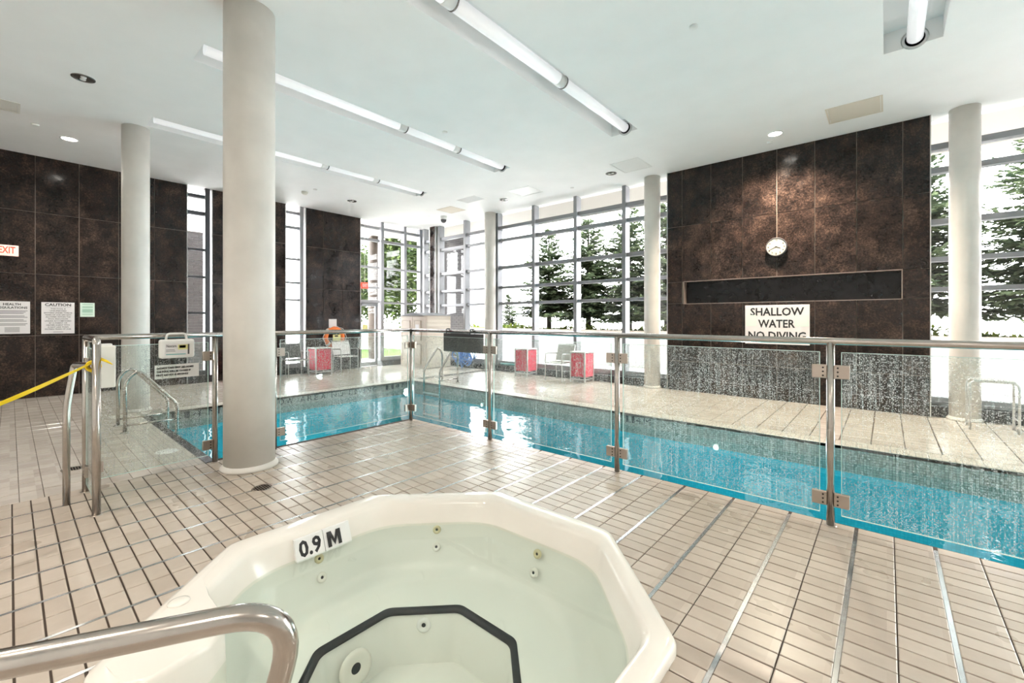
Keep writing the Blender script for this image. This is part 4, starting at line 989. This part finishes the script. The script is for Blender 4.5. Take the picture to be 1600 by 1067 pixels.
# brick walls
def brick_wall(name, label, axis, p, a0, a1, z1, holes=(), individual=True):
    b_ = thing(name, label, 'wall', ((p,(a0+a1)/2,0) if axis == 'x' else ((a0+a1)/2,p,0)))
    core = MB(); bw, bh = 0.23, 0.077; many = MB(); data = {}
    def in_hole(a, z): return any(h0 < a < h1 and k0 < z < k1 for h0, h1, k0, k1 in holes)
    acuts = sorted(set([a0,a1]+[v for h_ in holes for v in h_[:2]])); zcuts = sorted(set([0,z1]+[v for h_ in holes for v in h_[2:]]))
    for c0, c1_ in zip(acuts, acuts[1:]):
        for k0, k1 in zip(zcuts, zcuts[1:]):
            if in_hole((c0+c1_)/2, (k0+k1)/2): continue
            if axis == 'x': core.box(p-0.2, p-0.006, c0, c1_, k0, k1)
            else: core.box(c0, c1_, p+0.006, p+0.2, k0, k1)
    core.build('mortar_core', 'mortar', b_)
    for r in range(int(z1/bh)):
        z = r*bh; a = a0-(bw/2 if r % 2 else 0)
        while a < a1:
            c0, c1_ = max(a,a0), min(a+bw,a1); a += bw
            if c1_-c0 < 0.04 or in_hole((c0+c1_)/2, z+bh/2): continue
            w = c1_-c0-0.012
            if not individual:
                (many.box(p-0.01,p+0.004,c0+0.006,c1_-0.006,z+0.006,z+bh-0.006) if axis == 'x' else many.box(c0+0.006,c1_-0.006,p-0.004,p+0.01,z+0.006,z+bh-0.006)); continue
            key = round(w,3)
            if key not in data:
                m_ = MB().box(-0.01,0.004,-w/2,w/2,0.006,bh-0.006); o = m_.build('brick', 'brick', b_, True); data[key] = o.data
            else: o = bpy.data.objects.new('brick', data[key]); C.objects.link(o); o.parent = b_
            o.location = Vector((p+random.uniform(-0.002,0.002),(c0+c1_)/2,z))-ORG[b_.name]
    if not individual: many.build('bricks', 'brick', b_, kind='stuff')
    return b_
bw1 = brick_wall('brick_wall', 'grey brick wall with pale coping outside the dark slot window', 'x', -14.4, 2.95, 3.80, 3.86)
MB().bbox(-14.65, -14.36, 2.9, 3.85, 3.86, 3.99, 0.01).build('coping', 'white', bw1); MB().box(-14.9, -14.7, 2.6, 4.1, 3.9, 5.6).build('upper_cladding', 'trough', bw1)
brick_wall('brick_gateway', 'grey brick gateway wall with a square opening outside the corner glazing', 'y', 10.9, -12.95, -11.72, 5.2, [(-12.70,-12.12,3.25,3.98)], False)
# planter walls
pw = MB().bbox(-20, 12, 12.6, 12.8, -0.03, 1.05, 0.02).build('planter_wall', 'concrete'); tag(pw, 'long pale low wall outside holding the spruce bed', 'wall')
cp2 = MB().bbox(-20, 12, 12.55, 12.85, 1.05, 1.10, 0.01).build('coping', 'resin', pw)
so_ = MB().box(-20, 12, 12.8, 17, 0.2, 1.02).build('planting_bed', 'bark'); so_['kind'] = 'structure'
pw = MB().bbox(-21, -20.8, 4, 13, -0.03, 1.05, 0.02).build('garden_wall', 'concrete'); tag(pw, 'pale low wall beyond the lawn', 'wall')
# trees
def tuft(mb, p, d, ln, w, rnd):
    d = d.normalized(); s = d.cross(Vector((rnd.uniform(-.3,.3),rnd.uniform(-.3,.3),1))).normalized()*w
    mb.add([p-s*0.3, p+d*ln*0.5-s, p+d*ln, p+d*ln*0.5+s], [(0,1,2,3)])
def spruce(x, y, z0, zt, R, label, seed, zc=0.35, n=1.0):
    rnd = random.Random(seed); t = thing('spruce_tree', label, 'tree', (x,y,z0), 'spruce trees behind the low wall')
    H = zt-z0; ts = min(1, 0.35+H*0.2); MB().tube([(x,y,z0-0.2),(x,y,z0+H*0.5),(x,y,zt)], [0.045*H*0.6, 0.03*H*0.6, 0.01], 10).build('trunk', 'bark', t)
    cr = MB(); z = z0+zc
    while z < zt-0.05:
        u = (z-z0-zc)/(zt-z0-zc); rad = R*(1-u)**0.85*rnd.uniform(0.85,1.1)+0.06; nb_ = int((9+6*(1-u))*n)
        for b in range(nb_):
            a = rnd.uniform(0, 2*PI); L_ = rad*rnd.uniform(0.7,1.1); dr = -0.18+0.5*u+rnd.uniform(-0.12,0.12)
            dirv = Vector((math.cos(a),math.sin(a),dr)).normalized(); side = Vector((-math.sin(a),math.cos(a),0)); st_ = max(3, int(L_/0.06))
            for k in range(1, st_+1):
                f = k/st_; p = Vector((x,y,z))+dirv*L_*f+Vector((0,0,0.12*f*f*L_))
                sp = 0.34*L_*(1-f)+0.10
                for sgn in (-1,1):
                    tuft(cr, p, dirv*0.8+side*sgn*rnd.uniform(0.5,1.1)+Vector((0,0,rnd.uniform(-0.35,0.2))), ts*(sp*rnd.uniform(0.6,1.1)+0.05), ts*(0.03+0.035*rnd.random()), rnd)
                tuft(cr, p, dirv+Vector((rnd.uniform(-.5,.5),rnd.uniform(-.5,.5),rnd.uniform(-.6,.6))), 0.18*ts, 0.04*ts, rnd)
        z += H*0.036
    cr.build('crown', 'needle', t, kind=None)
spruce(-9.86, 13.6, 1.0, 4.85, 1.55, 'spruce tree left in the row behind the low wall, nearest the small spruce', 1, 0.75)
spruce(-8.18, 13.7, 1.0, 5.1, 1.6, 'spruce tree with a dark bare trunk in the middle of the row', 2, 0.7)
spruce(-6.60, 13.7, 1.0, 5.3, 1.6, 'spruce tree in the row next to the slim column', 3, 0.6)
spruce(-5.25, 13.6, 1.0, 5.5, 1.6, 'spruce tree half hidden by the clock wall', 4, 0.7)
spruce(-12.25, 14.0, 1.0, 2.5, 0.5, 'small young spruce seen beside the far column', 5, 0.1)
spruce(0.55, 13.6, 1.0, 5.6, 1.5, 'spruce tree between the clock wall and the right-hand column', 6, 0.75)
spruce(2.75, 13.5, 1.0, 6.9, 2.0, 'large dense spruce filling the right-hand glazing', 8, 0.75, 1.3)
def leafy(x, y, z0, zt, R, label, seed, trunk_h):
    rnd = random.Random(seed); t = thing('leafy_tree', label, 'tree', (x,y,z0), 'leafy trees beyond the lawn')
    MB().tube([(x,y,z0),(x,y,z0+trunk_h+0.8)], [0.16,0.1], 10).build('trunk', 'bark', t)
    cr = MB(); cz_ = (z0+trunk_h+zt)/2; hz = (zt-z0-trunk_h)/2
    cl_ = []
    for k in range(85):
        v = Vector((rnd.gauss(0,1),rnd.gauss(0,1),rnd.gauss(0,1))).normalized()*rnd.uniform(0.45,0.95); cl_.append(Vector((x+v.x*R,y+v.y*R,cz_+v.z*hz)))
    for c in cl_:
        for k in range(130):
            v = Vector((rnd.gauss(0,1),rnd.gauss(0,1),rnd.gauss(0,0.7))).normalized()*rnd.uniform(0.2,1)*R*0.36
            tuft(cr, c+v, Vector((rnd.gauss(0,1),rnd.gauss(0,1),rnd.gauss(-0.2,0.6))), 0.2, 0.08, rnd)
    cr.build('crown', 'leaf', t)
leafy(-19.9, 12.2, 0, 5.0, 1.9, 'rounded leafy tree beyond the lawn near the door', 11, 1.5)
leafy(-18.0, 12.9, 0, 6.3, 1.9, 'taller leafy tree beyond the lawn by the corner glazing', 12, 1.3)
leafy(-23.5, 13.4, 0, 5.6, 2.2, 'leafy tree farther back beyond the low garden wall', 13, 1.4)
# low planting along the wall top
hd = MB(); rnd = random.Random(21)
for k in range(2600):
    x = rnd.uniform(-14,5); tuft(hd, Vector((x, rnd.uniform(13.05,13.4), 1.02+rnd.random()*0.10*(1+math.sin(x*2.1))**1.2)), Vector((rnd.gauss(0,1),rnd.gauss(0,1),rnd.uniform(0.2,1.2))), 0.16, 0.035, rnd)
ho = hd.build('ground_cover', 'hedge'); ho['kind'] = 'stuff'; tag(ho, 'low green planting along the top of the outdoor wall', 'plants')
